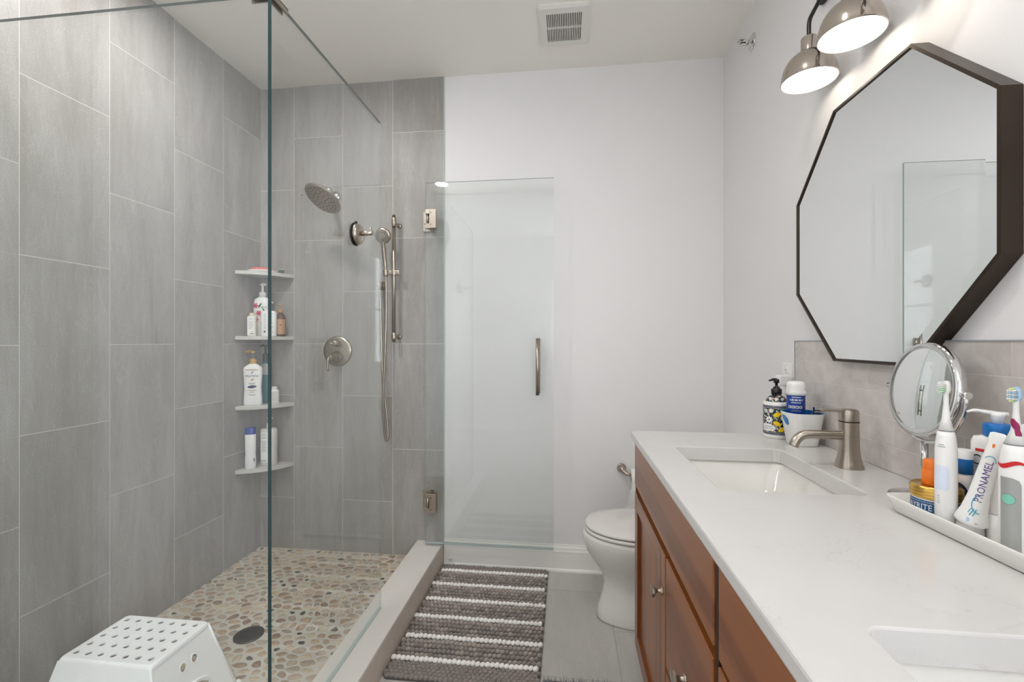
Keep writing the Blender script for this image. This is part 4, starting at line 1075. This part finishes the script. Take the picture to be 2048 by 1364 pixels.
# toilet paper holder on the back wall
t = thing('toilet_paper_holder', 'brushed nickel toilet paper holder with a curved post on the back wall above the toilet', 'paper holder', (0.296, BY, 0.575))
q = MB(); q.lathe([(0.024, 0), (0.024, 0.008), (0.021, 0.012)], M['nickel'], (0, 0, 0), (0, -1, 0), 24)
q.tube(bez([(0, -0.008, 0), (0.004, -0.03, -0.004), (0.018, -0.055, -0.016), (0.045, -0.068, -0.020)], 5), [0.021]*3+[0.018]*3+[0.014]*3+[0.011]*3+[0.009]*4, M['nickel'], 16)
q.cyl((0.03, -0.068, -0.020), (0.20, -0.068, -0.020), 0.008, M['nickel']); q.build('holder_arm', t)
q = MB(); q.lathe([(0.02, 0), (0.058, 0.0), (0.0585, 0.002), (0.0585, 0.11), (0.058, 0.112), (0.02, 0.112)], M['paper'], (0.042, -0.068, -0.045), (1, 0, 0), 36, cap0=False, cap1=False)
q.lathe([(0.02, 0), (0.02, 0.112)], M['cream'], (0.042, -0.068, -0.045), (1, 0, 0), 24, cap0=False, cap1=False)
sh = [[(0.044-0.050*(k/6)**1.1, -0.128-0.002*math.sin(k), -0.03-0.030*k), (0.18-0.02*(k/6), -0.128, -0.03-0.030*k)] for k in range(7)]
for k in range(6):
    a_, b_ = sh[k], sh[k+1]; q.add([a_[0], a_[1], b_[1], b_[0]]+[(p[0], p[1]+0.0008, p[2]) for p in (a_[0], a_[1], b_[1], b_[0])], [(0, 1, 2, 3), (7, 6, 5, 4)], M['paper'], False)
o = q.build('toilet_paper_roll'); o.location = (0.296, BY, 0.575); tag(o, 'white toilet paper roll with a hanging sheet on the nickel holder', 'toilet paper')

# ================================================================== COUNTER ITEMS
view = Vector((-0.4, -0.92, 0))
# patterned hand soap
t = thing('hand_soap_bottle', 'round hand soap bottle printed with lemons and flowers, black pump, by the far counter end', 'soap bottle', (0.716, 1.655, CT))
q = MB(); q.lathe([(0.036, 0), (0.0395, 0.003), (0.0405, 0.008), (0.0405, 0.013)], M['white'], n=48, cap1=False); q.lathe([(0.0405, 0.112), (0.0405, 0.118), (0.0385, 0.1215), (0.033, 0.123)], M['white'], n=48, cap0=False, cap1=False)
q.lathe([(0.0405, 0.013), (0.0405, 0.112)], M['floral'], n=48, cap0=False, cap1=False)
q.lathe([(0.033, 0.123), (0.030, 0.131), (0.024, 0.139), (0.014, 0.144), (0.013, 0.147)], M['floral'], n=40, cap0=False); q.build('bottle_body', t, auto=0.9)
q = MB(); q.lathe([(0.0165, 0.147), (0.0165, 0.165), (0.011, 0.167), (0.010, 0.172), (0.0045, 0.174), (0.0045, 0.19)], M['black'], n=24)
q.lathe([(0.009, 0.186), (0.009, 0.196), (0.0075, 0.199)], M['black'], n=20); q.tube([(0, 0, 0.197), (-0.012, -0.004, 0.198), (-0.027, -0.009, 0.194)], [0.005, 0.0042, 0.003], M['black'], 10)
q.build('pump', t)
q = MB(); mp = cyl_map((0, 0, 0), view, 0.0405); o5 = 0.0006
put_strip(q, -0.055, 0.055, 0.102, 0.111, mp, M['grey'], 0.0003, 24); put_strip(q, -0.055, 0.055, 0.014, 0.022, mp, M['grey'], 0.0003, 24)
for k in range(-11, 12):
    put_poly(q, oval(k*0.0048, 0.1065, 0.0020, 0.0028, 0, 8), mp, M['navy'], 0.0005); put_poly(q, oval(k*0.0048, 0.018, 0.0020, 0.0026, 0, 8), mp, M['navy'], 0.0005)
def flower(x, y, r, mc, mc2):
    put_poly(q, oval(x, y, r*1.05, r*1.05, 0, 18), mp, M['navy'], o5)
    for k in range(8): put_poly(q, oval(x+r*.58*math.cos(k*PI/4), y+r*.58*math.sin(k*PI/4), r*.4, r*.24, k*PI/4, 10), mp, mc, o5+0.0003)
    put_poly(q, oval(x, y, r*.25, r*.25, 0, 10), mp, mc2, o5+0.0005)
flower(-0.022, 0.064, 0.0125, M['white'], M['green']); flower(-0.016, 0.094, 0.008, M['white'], M['yellow']); flower(0.022, 0.072, 0.011, M['white'], M['navy']); flower(-0.034, 0.092, 0.008, M['bristle'], M['pinkp']); flower(0.036, 0.046, 0.009, M['white'], M['orange'])
for x, y, rot in ((0.002, 0.082, 0.45), (0.002, 0.052, -0.45), (0.016, 0.033, 0.5), (0.030, 0.094, 1.3)):
    put_poly(q, oval(x, y, 0.0125, 0.0085, rot, 20, 0.08), mp, M['ink'], o5+0.0004); put_poly(q, oval(x, y, 0.0112, 0.0072, rot, 20, 0.1), mp, M['yellow'], o5+0.0007)
for x, y, rot in ((-0.010, 0.078, 2.2), (0.012, 0.094, 0.2), (-0.005, 0.068, -0.3), (0.010, 0.064, 1.2), (-0.03, 0.078, 0.7)): put_poly(q, oval(x, y, 0.006, 0.0022, rot, 10), mp, M['green'], o5+0.0006)
put_poly(q, [(-0.046, 0.026), (-0.010, 0.026), (-0.002, 0.034), (-0.006, 0.044), (-0.022, 0.050), (-0.046, 0.048)], mp, M['white'], o5+0.0003)
put_strip(q, -0.042, -0.010, 0.0405, 0.0418, mp, M['navy'], o5+0.0006); put_text(q, 'HAND SOAP', 0.0062, mp, M['navy'], -0.025, 0.034, o5+0.0006)
put_strip(q, 0.030, 0.034, 0.022, 0.1, mp, M['white'], o5+0.0009, 3)
mpn = cyl_map((0, 0, 0), view, 0.031)
for x, m_ in ((-0.018, M['white']), (0.0, M['white']), (0.018, M['white'])):
    for k in range(6): put_poly(q, oval(x+0.0035*math.cos(k*PI/3), 0.1335+0.0032*math.sin(k*PI/3), 0.0026, 0.0018, k*PI/3, 8), mpn, m_, 0.0012)
q.build('printed_pattern', t)

# outlet with plug-in
t = thing('wall_outlet', 'white electrical outlet plate on the right wall behind the soap bottle', 'outlet', (RX, 1.80, 1.115))
q = MB(); q.loft([[(0, y, z_) for x, y, z_ in []] for _ in []] or [[(-0.0005, -0.036, -0.058), (-0.0005, 0.036, -0.058), (-0.0005, 0.036, 0.058), (-0.0005, -0.036, 0.058)], [(-0.006, -0.034, -0.056), (-0.006, 0.034, -0.056), (-0.006, 0.034, 0.056), (-0.006, -0.034, 0.056)]], M['trim'], smooth=False)
q.build('cover_plate', t)
for dz in (-0.02, 0.03):
    q = MB(); q.loft([[(x_, y_, z_+dz) for y_, z_ in oval(0, 0, 0.016, 0.014, 0, 20)] for x_ in (-0.006, -0.0085)], M['trim'], smooth=False)
    q.box((-0.0089, -0.007, dz-0.002), (-0.0085, -0.005, dz+0.005), M['ink']); q.box((-0.0089, 0.005, dz-0.002), (-0.0085, 0.007, dz+0.005), M['ink']); q.cyl((-0.0086, 0, dz-0.008), (-0.009, 0, dz-0.008), 0.002, M['ink']); q.build('socket', t)
t = thing('plug_adapter', 'white plug with a thin cord in the wall outlet behind the soap bottle', 'plug', (RX, 1.775, 1.095))
q = MB(); q.box((-0.05, -0.022, -0.004), (-0.0092, 0.02, 0.034), M['white']); q.build('plug_body', t, bevel=0.005)
q = MB(); q.tube(bez([(-0.045, -0.004, -0.004), (-0.05, -0.005, -0.04), (-0.045, -0.02, -0.09), (-0.035, 0.0, -0.13), (-0.03, -0.035, -0.1655)], 6), 0.0022, M['offwhite'], 8); q.build('cord', t)

# white bin with blue inside, spray can and razor
t = thing('counter_bin', 'small oval white bin with bright blue interior behind the faucet', 'bin', (0.745, 1.545, CT))
q = MB()
def bo(a, b, z): return ell(0, 0, a, b, z, 40, 2.8)
q.loft([bo(0.036, 0.036, 0), bo(0.040, 0.040, 0.004), bo(0.054, 0.056, 0.100), bo(0.055, 0.057, 0.104)], M['white'], True, False)
q.loft([bo(0.0555, 0.0575, 0.104), bo(0.0525, 0.0545, 0.104), bo(0.051, 0.053, 0.097)], M['tealprint'], False, False); q.build('bin_body', t)
q = MB(); q.loft([bo(0.0518, 0.0538, 0.1035), bo(0.038, 0.038, 0.006), bo(0.034, 0.034, 0.005)], M['blue'], False, True); q.build('bin_lining', t)
def bin_map(x, y, o):
    th = math.radians(-172)+x/0.052; a_ = 0.040+(y-0.004)*0.146; b_ = 0.040+(y-0.004)*0.167
    rr_ = (abs(math.cos(th)/a_)**2.8+abs(math.sin(th)/b_)**2.8)**(-1/2.8)+o
    return Vector((rr_*math.cos(th), rr_*math.sin(th), y))
q = MB()
put_poly(q, [(-0.020, 0.095), (0.000, 0.092), (0.012, 0.084), (0.014, 0.068), (0.006, 0.062), (-0.008, 0.068), (-0.018, 0.080)], bin_map, M['tealprint'], 0.0008)
put_poly(q, [(-0.018, 0.0925), (0.000, 0.0895), (0.010, 0.082), (0.0115, 0.069), (0.006, 0.065), (-0.006, 0.0705), (-0.0155, 0.081)], bin_map, M['blue'], 0.0014); q.build('side_grip', t)
t = bottle('shaving_gel_can', 'white and blue can with a white cap standing in the blue lined bin', (0.735, 1.563, CT+0.006),
           [(0.025, 0.025, 0), (0.0262, 0.0262, 0.003), (0.0262, 0.0262, 0.135), (0.0262, 0.0262, 0.150)], M['deepblue'], body='can_body')
q = MB(); q.loft([[(x*0.5, y, z_) for x, y, z_ in []] for _ in []] or flat_loops([(0.0264, 0.0264, 0.150), (0.0264, 0.0264, 0.160), (0.0235, 0.0235, 0.170), (0.0245, 0.0245, 0.176), (0.0235, 0.022, 0.188), (0.017, 0.016, 0.194)]), M['white']); q.build('cap', t)
q = MB(); mp = cyl_map((0, 0, 0), (-0.45, -0.9, 0), 0.0262)
lines(q, mp, 0.002, [0.144, 0.137, 0.134, 0.127], 0.040, M['white'], 0.0010)
for k in range(4): put_strip(q, -0.021+k*0.0105, -0.0125+k*0.0105, 0.109, 0.117, mp, M['white'], n=3); put_poly(q, oval(-0.017+k*0.0105, 0.113, 0.002, 0.0028, k), mp, M['navy'], 0.0006)
lines(q, mp, 0.002, [0.103, 0.100], 0.036, M['grey'], 0.0006); q.build('printed_label', t)
t = thing('razor', 'black and steel razor lying in the blue lined bin', 'razor', (0.778, 1.52, CT+0.01))
q = MB(); q.tube(bez([(-0.03, 0.02, 0.0), (-0.01, 0.01, 0.04), (0.0, 0.0, 0.08), (0.002, -0.008, 0.104)], 4), 0.005, M['black'], 10); q.build('handle', t)
q = MB(); q.box((-0.016, -0.016, 0.099), (0.012, -0.006, 0.114), M['chrome']); q.box((-0.016, -0.017, 0.102), (0.012, -0.0155, 0.106), M['black']); q.build('razor_head', t)
t = thing('hair_clip', 'dark small hair clip sticking up from the blue lined bin behind the faucet lever', 'hair clip', (0.768, 1.53, CT+0.1))
q = MB(); q.tube(bez([(-0.02, -0.02, -0.03), (-0.012, -0.02, 0.0), (-0.002, -0.022, 0.010), (0.008, -0.022, 0.004)], 4), 0.0035, M['ink'], 8); q.build('clip_jaw', t)

# ---- tray
TR = math.radians(2.6)
tr = thing('vanity_tray', 'long white ceramic tray holding toothbrushes and bottles along the backsplash', 'tray', (0.616, 0.972, CT), TR)
q = MB(); Wt, Lt = 0.176, 0.40
def tl(i, z, r=0.012): return rrect(i, Wt-i, -Lt+i, -i, r, z)
q.loft([tl(0.014, 0.0005, .01), tl(0.010, 0.003, .012), tl(0.003, 0.024, .014), tl(0.0, 0.031, .016), tl(0.001, 0.0325, .016), tl(0.004, 0.032, .014), tl(0.0105, 0.012, .012), tl(0.013, 0.006, .010), tl(0.018, 0.005, .008)], M['ceramic'])
q.build('tray_body', tr)
TZ = CT+0.0052

def toothbrush(x, y, label, mhead, second):
    t = thing('electric_toothbrush', label, 'toothbrush', (x, y, TZ))
    q = MB(); R0 = 0.0150 if not second else 0.0185
    q.lathe([(R0-0.002, 0), (R0, 0.003), (R0, 0.09), (R0*0.985, 0.135), (R0*0.85, 0.158), (R0*0.72, 0.168)], M['white'], n=32); hb = q.build('handle', t)
    q = MB(); f = Vector((-x, -y, 0)).normalized()
    q.lathe([(R0*0.70, 0.1685), (R0*0.70, 0.170)], M['grey'], n=28)
    q.tube([(0, 0, 0.170), (0, 0, 0.19), (0, 0, 0.215), (0, 0, 0.236), (0, 0, 0.251)], [R0*0.68, 0.0058, 0.0036, 0.0034, 0.0042], M['white'], 20); bh = q.build('brush_head', t)
    q = MB(); side = Vector((-1, -0.1, 0)).normalized() if not second else Vector((-0.95, -0.3, 0)).normalized(); cr = Vector((0, 0, 1)).cross(side)
    hz = 0.243
    q.loft([[tuple(Vector((0, 0, hz))+side*d+cr*a*0.0055+Vector((0, 0, b*0.0115))) for a, b in [(math.cos(u), math.sin(u)) for u in [2*PI*k/16 for k in range(16)]]] for d in (-0.004, 0.0035)], M['white'] if not second else M['bristleb'])
    q.build('head_plate', bh)
    q = MB()
    for i in range(-1, 2):
        for j in range(-3, 4):
            if abs(i)+abs(j)*0.4 > 2.0: continue
            p = Vector((0, 0, hz+j*0.0030))+cr*i*0.0032+side*0.0034
            m_ = (M['white'] if j > 0 else M['bristle']) if not second else (M['bristley'] if abs(j) == 3 else (M['bristleb'] if j % 2 else M['white']))
            q.cyl(p, p+side*(0.0085 if j not in (3, -3) else 0.0095), 0.0012, m_, n=8)
    q.build('bristles', bh)
    q = MB(); mp = cyl_map((0, 0, 0), f, R0)
    if not second:
        put_poly(q, [(a-0.006, b) for a, b in [(-0.0075, 0.068), (0.0075, 0.068), (0.010, 0.074), (0.010, 0.104), (0.0075, 0.110), (-0.0075, 0.110), (-0.010, 0.104), (-0.010, 0.074)]], mp, M['paleblue'], 0.0006)
        pass
        lines(q, mp, -0.006, [0.146, 0.1425], 0.011, M['grey'], 0.0006); lines(q, mp, -0.010, [0.058, 0.054, 0.05, 0.046, 0.015, 0.011], 0.004, M['grey'], 0.0005, 5)
    else:
        L = []
        put_strip(q, -0.018, 0.0055, 0.002, 0.112, mp, M['silver'], 0.0005, 10); put_poly(q, [(-0.018, 0.112), (0.0055, 0.112), (0.003, 0.118), (-0.004, 0.121), (-0.018, 0.121)], mp, M['silver'], 0.0005)
        q.build('grey_panel', hb); q = MB(); put_poly(q, oval(-0.008, 0.089, 0.0085, 0.0085, 0, 24), mp, M['grey'], 0.0008); put_poly(q, oval(-0.008, 0.089, 0.0070, 0.0070, 0, 24), mp, M['mint'], 0.0012)
        q.build('power_button', hb); q = MB()
        lines(q, mp, -0.008, [0.108, 0.104], 0.014, M['ink'], 0.0005); lines(q, mp, -0.006, [0.046, 0.038, 0.034, 0.030, 0.026], 0.007, M['grey'], 0.0006)
        mq = cyl_map((0, 0, 0), f, 0.0181)
        wv = [(-0.024+k*0.0015, 0.1375-0.004*math.sin(k*0.25), 0.1430-0.0035*math.sin(k*0.25+0.5)) for k in range(33)]
        q.add([mq(a, c, 0.0008) for a, b, c_ in wv for c in (b, c_)], [(2*k, 2*k+2, 2*k+3, 2*k+1) for k in range(32)], M['red'], True)
        for zz, aa, bb in ((0.185, 0.3, 0.010), (0.196, 1.0, 0.008), (0.2, -0.8, 0.008)):
            mz = cyl_map((0, 0, 0), f, 0.0072 if zz < 0.19 else 0.0052); put_poly(q, oval(0.003*math.sin(aa*3), zz, 0.0032, bb, 0.2, 12), mz, M['crimson'], 0.0012)
    q.build('surface_print', hb)
toothbrush(0.6505, 0.867, 'slim white electric toothbrush with pale green bristles beside the gold lidded jar', None, False)
toothbrush(0.667, 0.763, 'white electric toothbrush with grey panel, mint button and blue bristles, rightmost on the tray', None, True)

# pomade jar
t = thing('pomade_jar', 'short jar with gold lid and blue label at the far end of the tray', 'jar', (0.667, 0.911, TZ))
q = MB(); q.lathe([(0.033, 0), (0.0350, 0.003), (0.0350, 0.040), (0.032, 0.044)], M['white'], n=44); q.build('jar_body', t, auto=.8)
q = MB(); q.lathe([(0.0362, 0.041), (0.0368, 0.043), (0.0368, 0.060), (0.034, 0.063), (0.031, 0.062), (0.0, 0.062)], M['gold'], n=60, cap0=False)
for k in range(3): q.lathe([(0.0369, 0.044+k*0.005), (0.0375, 0.0455+k*0.005), (0.0369, 0.047+k*0.005)], M['gold'], n=44, cap0=False, cap1=False)
q.build('lid', t, auto=.8)
q = MB(); mp = cyl_map((0, 0, 0), (-0.62, -0.78, 0), 0.0350); put_strip(q, -0.054, 0.05, 0.004, 0.0385, mp, M['labelblue'], 0.0003, 24)
put_text(q, 'LAYRITE', 0.0145, mp, M['white'], -0.026, 0.0262, 0.0007, sx=0.85)
put_strip(q, -0.054, 0.05, 0.0350, 0.0355, mp, M['white'], 0.0006, 24); put_strip(q, -0.054, 0.05, 0.0180, 0.0185, mp, M['white'], 0.0006, 24); lines(q, mp, -0.006, [0.0370], 0.05, M['bristleb'], 0.0005)
put_text(q, 'DELUXE', 0.0065, mp, M['white'], -0.018, 0.0120, 0.0007); q.build('label', t)
t = bottle('orange_bottle', 'small orange pill style bottle standing on the gold jar lid', (0.664, 0.914, TZ+0.0622),
           [(0.0145, 0.0145, 0), (0.0158, 0.0158, 0.002), (0.0158, 0.0158, 0.024), (0.0145, 0.0145, 0.027)], M['orange'])
q = MB(); q.lathe([(0.0140, 0.027), (0.0142, 0.028), (0.0142, 0.042), (0.012, 0.045)], M['orange'], n=32); q.build('cap', t, auto=.8)

# toothpaste, standing on its cap and leaning right
t = thing('toothpaste_tube', 'white toothpaste tube with teal arcs standing on its cap beside the slim toothbrush', 'toothpaste', (0.662, 0.8345, TZ))
q = MB(); q.lathe([(0.0165, 0), (0.0172, 0.002), (0.0166, 0.022), (0.0155, 0.0235)], M['white'], n=32); q.build('cap', t, auto=.8)
fv = Vector((-0.662, -0.8345, 0)).normalized(); rv = Vector((0, 0, 1)).cross(fv)
axd = (Vector((0, 0, 1))+rv*0.21+fv*0.03).normalized(); rl = (rv-axd*rv.dot(axd)).normalized(); fl_ = rl.cross(axd)
if fl_.dot(fv) < 0: fl_ = -fl_
bc = Vector((0, 0, 0.022))
LT = []
for d, a, b in ((0.0, 0.0165, 0.0165), (0.004, 0.0215, 0.018), (0.010, 0.0205, 0.0175), (0.025, 0.0165, 0.016), (0.05, 0.0135, 0.0145), (0.09, 0.0115, 0.012), (0.125, 0.0095, 0.009), (0.142, 0.0090, 0.0045), (0.147, 0.0100, 0.0022), (0.156, 0.0095, 0.0018), (0.158, 0.006, 0.001)):
    LT.append([tuple(bc+axd*d+rl*a*math.cos(u)+fl_*b*math.sin(u)) for u in [2*PI*k/28 for k in range(28)]])
q.loft(LT, M['white']); q.build('tube_body', t)
def tm(x, y, o):
    # y along the tube, x across; the surface radius shrinks along the length
    w_ = 0.0172-0.075*max(0, min(y, 0.06)); w_ = w_ if y < 0.06 else 0.0133-0.042*(y-0.06)
    return bc+axd*y+rl*w_*math.sin(x/w_)+fl_*((w_*1.02+o)*math.cos(x/w_))
q = MB(); put_text(q, 'PRONAMEL', 0.0135, lambda x, y, o: tm(x, y, o), M['purple'], 0.0, 0.077, 0.0012, rot=PI/2, sx=1.0)
for s0, s1, rr_, cx_, cy_ in ((0.6*PI, 1.55*PI, 0.011, 0.004, 0.040), (0.05*PI, 0.8*PI, 0.0085, -0.001, 0.108)):
    n_ = 18
    for k in range(n_):
        a0_, a1_ = s0+(s1-s0)*k/n_, s0+(s1-s0)*(k+1)/n_
        put_poly(q, [(cx_+rr_*math.cos(a0_), cy_+rr_*1.5*math.sin(a0_)), (cx_+rr_*math.cos(a1_), cy_+rr_*1.5*math.sin(a1_)), (cx_+rr_*.86*math.cos(a1_), cy_+rr_*1.35*math.sin(a1_)), (cx_+rr_*.86*math.cos(a0_), cy_+rr_*1.35*math.sin(a0_))], tm, M['tealprint'], 0.0009)
for k in range(3): put_poly(q, [(-0.010+k*0.004, 0.018), (-0.0085+k*0.004, 0.018), (-0.004+k*0.003, 0.030), (-0.0055+k*0.003, 0.030)], tm, M['tealprint'], 0.0009)
put_poly(q, oval(-0.008, 0.010, 0.0055, 0.004, 0.3, 18), tm, M['bristleb'], 0.0012); put_text(q, 'enamel', 0.0045, tm, M['purple'], 0.010, 0.008, 0.0014)
put_poly(q, oval(-0.002, 0.138, 0.0018, 0.0035), tm, M['orange'], 0.0035); q.build('printed_label', t)

# large lotion bottle with pump
t = thing('lotion_pump_bottle', 'large white lotion bottle with blue collar and white pump near the backsplash on the tray', 'bottle', (0.757, 0.8994, TZ))
na = math.atan2(-0.44, -0.90); rz_ = na+PI/2
q = MB(); q.loft(flat_loops([(0.031, 0.015, 0), (0.034, 0.017, 0.004), (0.0345, 0.0172, 0.12), (0.0345, 0.0172, 0.142), (0.031, 0.016, 0.151), (0.018, 0.014, 0.155), (0.014, 0.013, 0.157)], rz_, 3.0), M['white']); q.build('bottle_body', t)
q = MB(); q.lathe([(0.0175, 0.154), (0.0190, 0.156), (0.0190, 0.174), (0.0175, 0.177), (0.009, 0.178)], M['blue'], n=32); q.build('collar', t, auto=.8)
q = MB(); q.lathe([(0.0085, 0.177), (0.0085, 0.189), (0.010, 0.191), (0.010, 0.196)], M['white'], n=24)
dl = Vector((-0.8, 0.25, 0)).normalized(); P = [Vector((0, 0, 0.194))-dl*0.014, Vector((0, 0, 0.195)), Vector((0, 0, 0.197))+dl*0.015, Vector((0, 0, 0.199))+dl*0.030, Vector((0, 0, 0.196))+dl*0.041]
q.tube(bez(P, 4), [0.0035]*5+[0.0036]*5+[0.003]*4+[0.0022]*3, M['white'], 10); q.build('pump', t)
nv = Vector((-0.9, -0.436, 0)).normalized(); rgt = Vector((0, 0, 1)).cross(nv); mp = plane_map(nv*0.0176, rgt); q = MB()
put_text(q, 'CeraVe', 0.026, mp, M['ink'], 0.006, 0.110, 0.0004, sx=0.9); put_poly(q, [(-0.022, 0.131), (-0.010, 0.131), (-0.006, 0.126), (-0.022, 0.126)], mp, M['red'])
put_strip(q, -0.025, 0.026, 0.0975, 0.0980, mp, M['ink']); put_text(q, 'Intensive', 0.0105, mp, M['ink'], 0.0, 0.088, 0.0004); put_text(q, 'Moisturizing', 0.0095, mp, M['ink'], 0.003, 0.075, 0.0004); put_text(q, 'Lotion', 0.0095, mp, M['ink'], -0.012, 0.064, 0.0004)
lines(q, mp, 0.0, [0.052, 0.048, 0.044], 0.04, M['grey'], 0.0006); q.build('printed_label', t)

t = bottle('blue_cap_tube', 'small white tube with a blue and white cap behind the slim toothbrush', (0.716, 0.915, TZ), [(0.011, 0.011, 0), (0.0125, 0.0125, 0.002), (0.0125, 0.0125, 0.070), (0.012, 0.012, 0.078), (0.010, 0.010, 0.084)], M['white'], body='tube_body')
q = MB(); q.lathe([(0.0125, 0.084), (0.0125, 0.111)], M['blue'], n=28, cap1=False); q.build('cap_band', t)
q = MB(); q.lathe([(0.0125, 0.111), (0.0125, 0.124), (0.011, 0.127)], M['white'], n=28, cap0=False); q.build('cap', t, auto=.8)
q = MB(); put_poly(q, oval(-0.003, 0.058, 0.006, 0.012, 0.5), cyl_map((0, 0, 0), (-0.6, -0.8, 0), 0.0145), M['navy'], 0.0008); q.build('printed_mark', t)
t = bottle('dark_bottle', 'dark brown bottle with a blue stripe behind the toothpaste tube', (0.733, 0.861, TZ), [(0.015, 0.015, 0), (0.0165, 0.0165, 0.003), (0.0165, 0.0165, 0.138), (0.0145, 0.0145, 0.147), (0.008, 0.008, 0.152)], M['ink'])
q = MB(); put_strip(q, -0.012, 0.014, 0.128, 0.133, cyl_map((0, 0, 0), (-0.65, -0.76, 0), 0.0165), M['blue'], 0.0005); put_poly(q, [(-0.012, 0.124), (0.0, 0.124), (0.012, 0.130), (-0.002, 0.130)], cyl_map((0, 0, 0), (-0.65, -0.76, 0), 0.0165), M['blue'], 0.0007); q.build('printed_stripe', t)
t = bottle('tall_white_bottle', 'tall plain white bottle at the right edge behind the mint button toothbrush', (0.748, 0.826, TZ), [(0.014, 0.014, 0), (0.0155, 0.0155, 0.003), (0.0155, 0.0155, 0.18), (0.0135, 0.0135, 0.187)], M['white'])
t = thing('clear_jar', 'small clear jar with a cream lid behind the toothpaste tube', 'jar', (0.7015, 0.8575, TZ))
q = MB(); q.lathe([(0.0165, 0.001), (0.0175, 0.004), (0.0175, 0.052), (0.016, 0.055)], M['clear'], n=28); q.build('jar_body', t)
q = MB(); q.lathe([(0.0180, 0.054), (0.0180, 0.074), (0.0165, 0.0755)], M['cream'], n=28); q.build('lid', t, auto=.8)
q = MB(); rr = random.Random(2)
for k in range(9): q.tube([(0.009*math.cos(u), 0.009*math.sin(u)*0.9, 0.006+k*0.005+0.003*math.sin(u+k)) for u in [2*PI*i/12 for i in range(13)]], 0.0018, [M['cream'], M['gold'], M['offwhite']][k % 3], 6)
o = q.build('hair_ties'); o.location = (0.7015, 0.8575, TZ); tag(o, 'pale hair ties coiled inside the small clear jar', 'hair ties', kind='stuff')
t = bottle('white_cylinder_bottle', 'plain white cylinder with a seam standing between the toothpaste and the mint button toothbrush', (0.692, 0.8215, TZ), [(0.0135, 0.0135, 0), (0.0145, 0.0145, 0.002), (0.0145, 0.0145, 0.044), (0.0141, 0.0141, 0.0445)], M['white'])
q = MB(); q.lathe([(0.0143, 0.0452), (0.0145, 0.047), (0.0145, 0.108), (0.0135, 0.1135), (0.0115, 0.1145)], M['silver'] if False else M['offwhite'], n=30); q.build('cap', t, auto=.8)

# ---- round magnifying mirror
t = thing('magnifying_mirror', 'round chrome double sided magnifying mirror on a stand between the octagonal mirror and the tray', 'mirror', (0.738, 1.038, CT))
q = MB(); q.lathe([(0.056, 0.0005), (0.060, 0.003), (0.058, 0.006), (0.03, 0.010), (0.008, 0.014)], M['chrome'], n=44); q.build('base', t)
q = MB(); q.cyl((0, 0, 0.012), (0, 0, 0.122), 0.0068, M['chrome']); q.build('stem', t)
mc = Vector((0, 0, 0.2275)); mn = Vector((-0.985, 0.05, 0.11)).normalized(); Rm = 0.0965
ay = Vector((0, 1, 0)); ay = (ay-mn*ay.dot(mn)).normalized(); az = mn.cross(ay)
if az.z < 0: az = -az
q = MB(); K = 24
yk = [mc+(ay*math.cos(a)+Vector((0, 0, 1))*math.sin(a))*(Rm+0.010) for a in [PI+PI*k/K for k in range(K+1)]]
q.tube(yk, 0.0045, M['chrome'], 12)
for s_ in (-1, 1): q.cyl(mc+ay*s_*(Rm-0.002), mc+ay*s_*(Rm+0.017), 0.006, M['chrome'])
q.build('yoke', t)
q = MB(); q.lathe([(Rm-0.011, 0.008), (Rm-0.006, 0.011), (Rm, 0.009), (Rm+0.002, 0.0), (Rm, -0.009), (Rm-0.006, -0.011), (Rm-0.011, -0.008)], M['chrome'], mc, mn, 64, cap0=False, cap1=False); rg = q.build('rim', t)
for sgn in (1, -1):
    q = MB(); q.lathe([(Rm-0.0105, 0.0078), (0.075, 0.0096), (0.06, 0.0110), (0.045, 0.0121), (0.03, 0.0128), (0.015, 0.0133), (0.0, 0.0134)], M['mirror'], mc, mn*sgn, 64, cap0=False, cap1=False); q.build('mirror_glass', t)

# added unseen window on the right wall behind the camera, glows as fill
t = D.objects.new('added_window_1', None); C.objects.link(t); t.location = (RX, -0.98, 1.0); t.rotation_euler = (0, 0, PI); t['kind'] = 'structure'
q = MB(); q.box((0.0005, -0.44, 0.0), (0.008, 0.44, 1.3), M['fill_pane']); q.build('added_window_pane', t)
q = MB()
for a_, b_ in (((0, -0.5, -0.06), (0.03, -0.44, 1.36)), ((0, 0.44, -0.06), (0.03, 0.5, 1.36)), ((0, -0.44, 1.3), (0.03, 0.44, 1.36)), ((0, -0.44, -0.06), (0.05, 0.44, 0)), ((0, -0.44, 0.64), (0.02, 0.44, 0.67))):
    q.box((a_[0]+0.0005, a_[1], a_[2]), b_, M['trim'])
q.build('added_window_frame', t)
# panel door in the wall behind the camera, white panel door
t = D.objects.new('door_1', None); C.objects.link(t); t.location = (-0.6, RY, 0); t['kind'] = 'structure'
q = MB(); q.box((-0.4, 0.0005, 0), (0.4, 0.03, 2.03), M['trim'])
for z0_, z1_ in ((0.15, 0.95), (1.1, 1.9)):
    for x0_, x1_ in ((-0.33, -0.04), (0.04, 0.33)): q.box((x0_, 0.03, z0_), (x1_, 0.036, z1_), M['trim'])
q.build('door_leaf', t, bevel=0.002)
q = MB(); q.cyl((0.33, 0.03, 1.0), (0.33, 0.08, 1.0), 0.012, M['nickel']); q.sphere((0.33, 0.09, 1.0), 0.026, M['nickel']); q.build('door_knob', t)
q = MB(); q.box((-0.49, 0.0005, 0), (-0.4, 0.02, 2.12), M['trim']); q.box((0.4, 0.0005, 0), (0.49, 0.02, 2.12), M['trim']); q.box((-0.4, 0.0005, 2.03), (0.4, 0.02, 2.12), M['trim']); q.build('door_casing', t)
